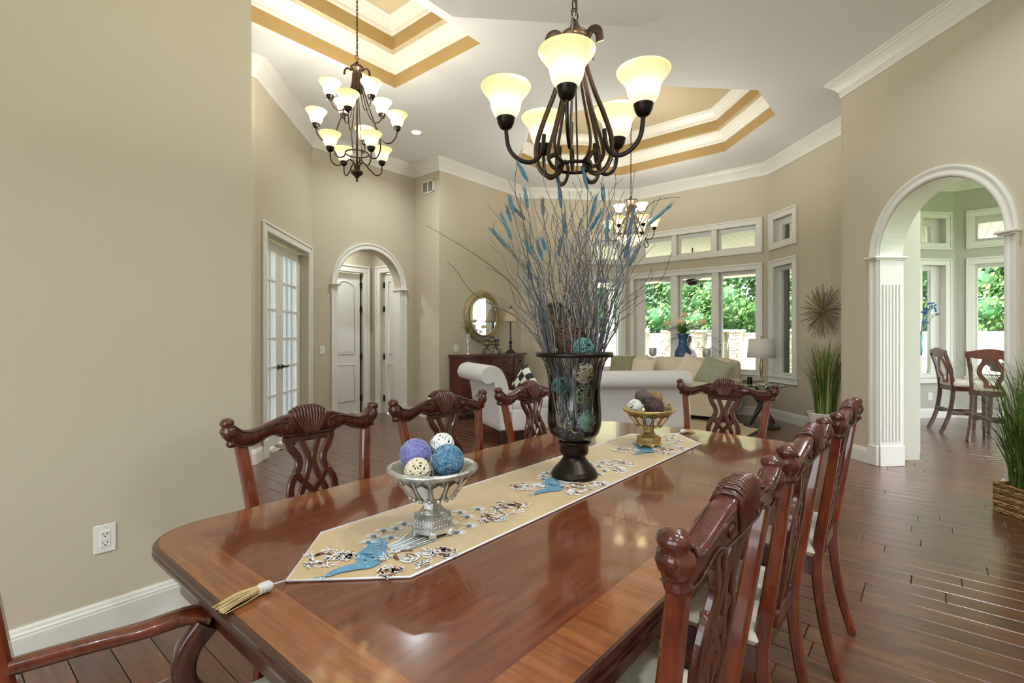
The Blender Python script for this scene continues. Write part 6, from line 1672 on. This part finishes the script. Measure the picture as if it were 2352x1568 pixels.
# trees
mat('bark', (92, 76, 60), .9, noise=(6, .3)); mat('leaf_a', (104, 146, 84), .6, noise=(1.2, .25)); mat('leaf_b', (140, 172, 104), .6, noise=(1.2, .25)); mat('leaf_c', (78, 124, 80), .6, noise=(1.2, .25))
def tree(x, y, h, r, mi, lab, seed, n=9500, cone=.3):
    q = random.Random(seed); t = thing('tree', lab, 'tree', (x, y, -.2), 0, 'trees beyond the garden wall')
    b = MB(); b.tube([(0, 0, 0), (.1, 0, h * .4), (0, .1, h * .85)], lambda u: lerp(.17, .04, u), 8)
    for k in range(9): z_ = h * q.uniform(.2, .75); a = q.uniform(0, 6.3); b.tube([(0, 0, z_), (r * .3 * math.cos(a), r * .3 * math.sin(a), z_ + .3), (r * .6 * math.cos(a), r * .6 * math.sin(a), z_ + .5)], lambda u: lerp(.05, .012, u), 5)
    b.build('trunk', 'bark', t)
    b = MB(); cl = []
    for k in range(46):
        z_ = q.uniform(.08, 1.0); rr_ = r * (1 - z_) ** cone * q.uniform(.45, 1); a = q.uniform(0, 6.3); cl.append((Vector((rr_ * math.cos(a), rr_ * math.sin(a), h * z_)), r * q.uniform(.22, .40))); b.ball(cl[-1][0], cl[-1][1] * .5, 8, 6, 2)
    for k in range(n):
        c_, cr = q.choice(cl); d = Vector((q.gauss(0, 1), q.gauss(0, 1), q.gauss(0, .75))); d.normalize(); p = c_ + d * cr * q.uniform(.45, 1.08)
        s = q.uniform(.06, .12); dr = (d + Vector((q.gauss(0, .6), q.gauss(0, .6), q.gauss(0, .6)))).normalized(); u_ = dr.orthogonal().normalized(); w_ = dr.cross(u_)
        b.add([p - u_ * s, p + w_ * s * .55, p + u_ * s, p - w_ * s * .55], [(0, 1, 2, 3)], (mi + q.choice((0, 0, 1))) % 3)
    b.build('crown', ['leaf_a', 'leaf_b', 'leaf_c'], t)
for i, (x, y, h, r, mi, lab) in enumerate(((-14.5, 24, 8.5, 2.7, 2, 'dense tree at the far left beyond the garden wall'), (-11.6, 23.2, 7.5, 2.5, 0, 'full tree behind the left window pane'), (-9.3, 25.5, 8.5, 2.4, 2, 'dark tree just left of the blue vase flowers'), (-7.6, 23.4, 7.2, 2.3, 0, 'light green tree behind the middle window pane'), (-5.6, 26, 7.6, 2.3, 1, 'pale tree between the middle and right panes'), (-3.9, 24, 5.4, 2.2, 0, 'tree behind the right window pane'), (-1.6, 25.5, 5.8, 2.2, 2, 'dark tree seen through the narrow bay window'), (.3, 25.5, 7.0, 2.5, 0, 'tree seen through the left nook window'), (2.7, 24, 6.4, 2.5, 1, 'tree seen through the right nook window'), (-17.5, 26, 8, 2.8, 0, 'tree seen through the left bay side window'), (5.5, 26, 7, 2.6, 2, 'tree at the far right beyond the nook'))):
    tree(x, y, h, r, mi, lab, 50 + i)
t = None
for k in range(14):
    o = None
# ---------------------------------------------------------------- hedge filling the gaps behind the trees
b = MB(); q = random.Random(99)
for k in range(22000):
    x = q.uniform(-26, 12); z_ = q.uniform(0, 4.6 + .8 * math.sin(x * .7)); y_ = 28 + q.uniform(-.9, .9); s = q.uniform(.10, .2)
    d = Vector((q.gauss(0, 1), -1.2, q.gauss(0, 1))).normalized(); u_ = d.orthogonal().normalized(); w_ = d.cross(u_); p = Vector((x, y_, z_))
    b.add([p - u_ * s, p + w_ * s * .6, p + u_ * s, p - w_ * s * .6], [(0, 1, 2, 3)], q.choice((0, 2, 2)))
o = b.build('hedge', ['leaf_a', 'leaf_b', 'leaf_c']); tag(o, 'continuous green hedge far behind the trees', 'hedge', kind='stuff')
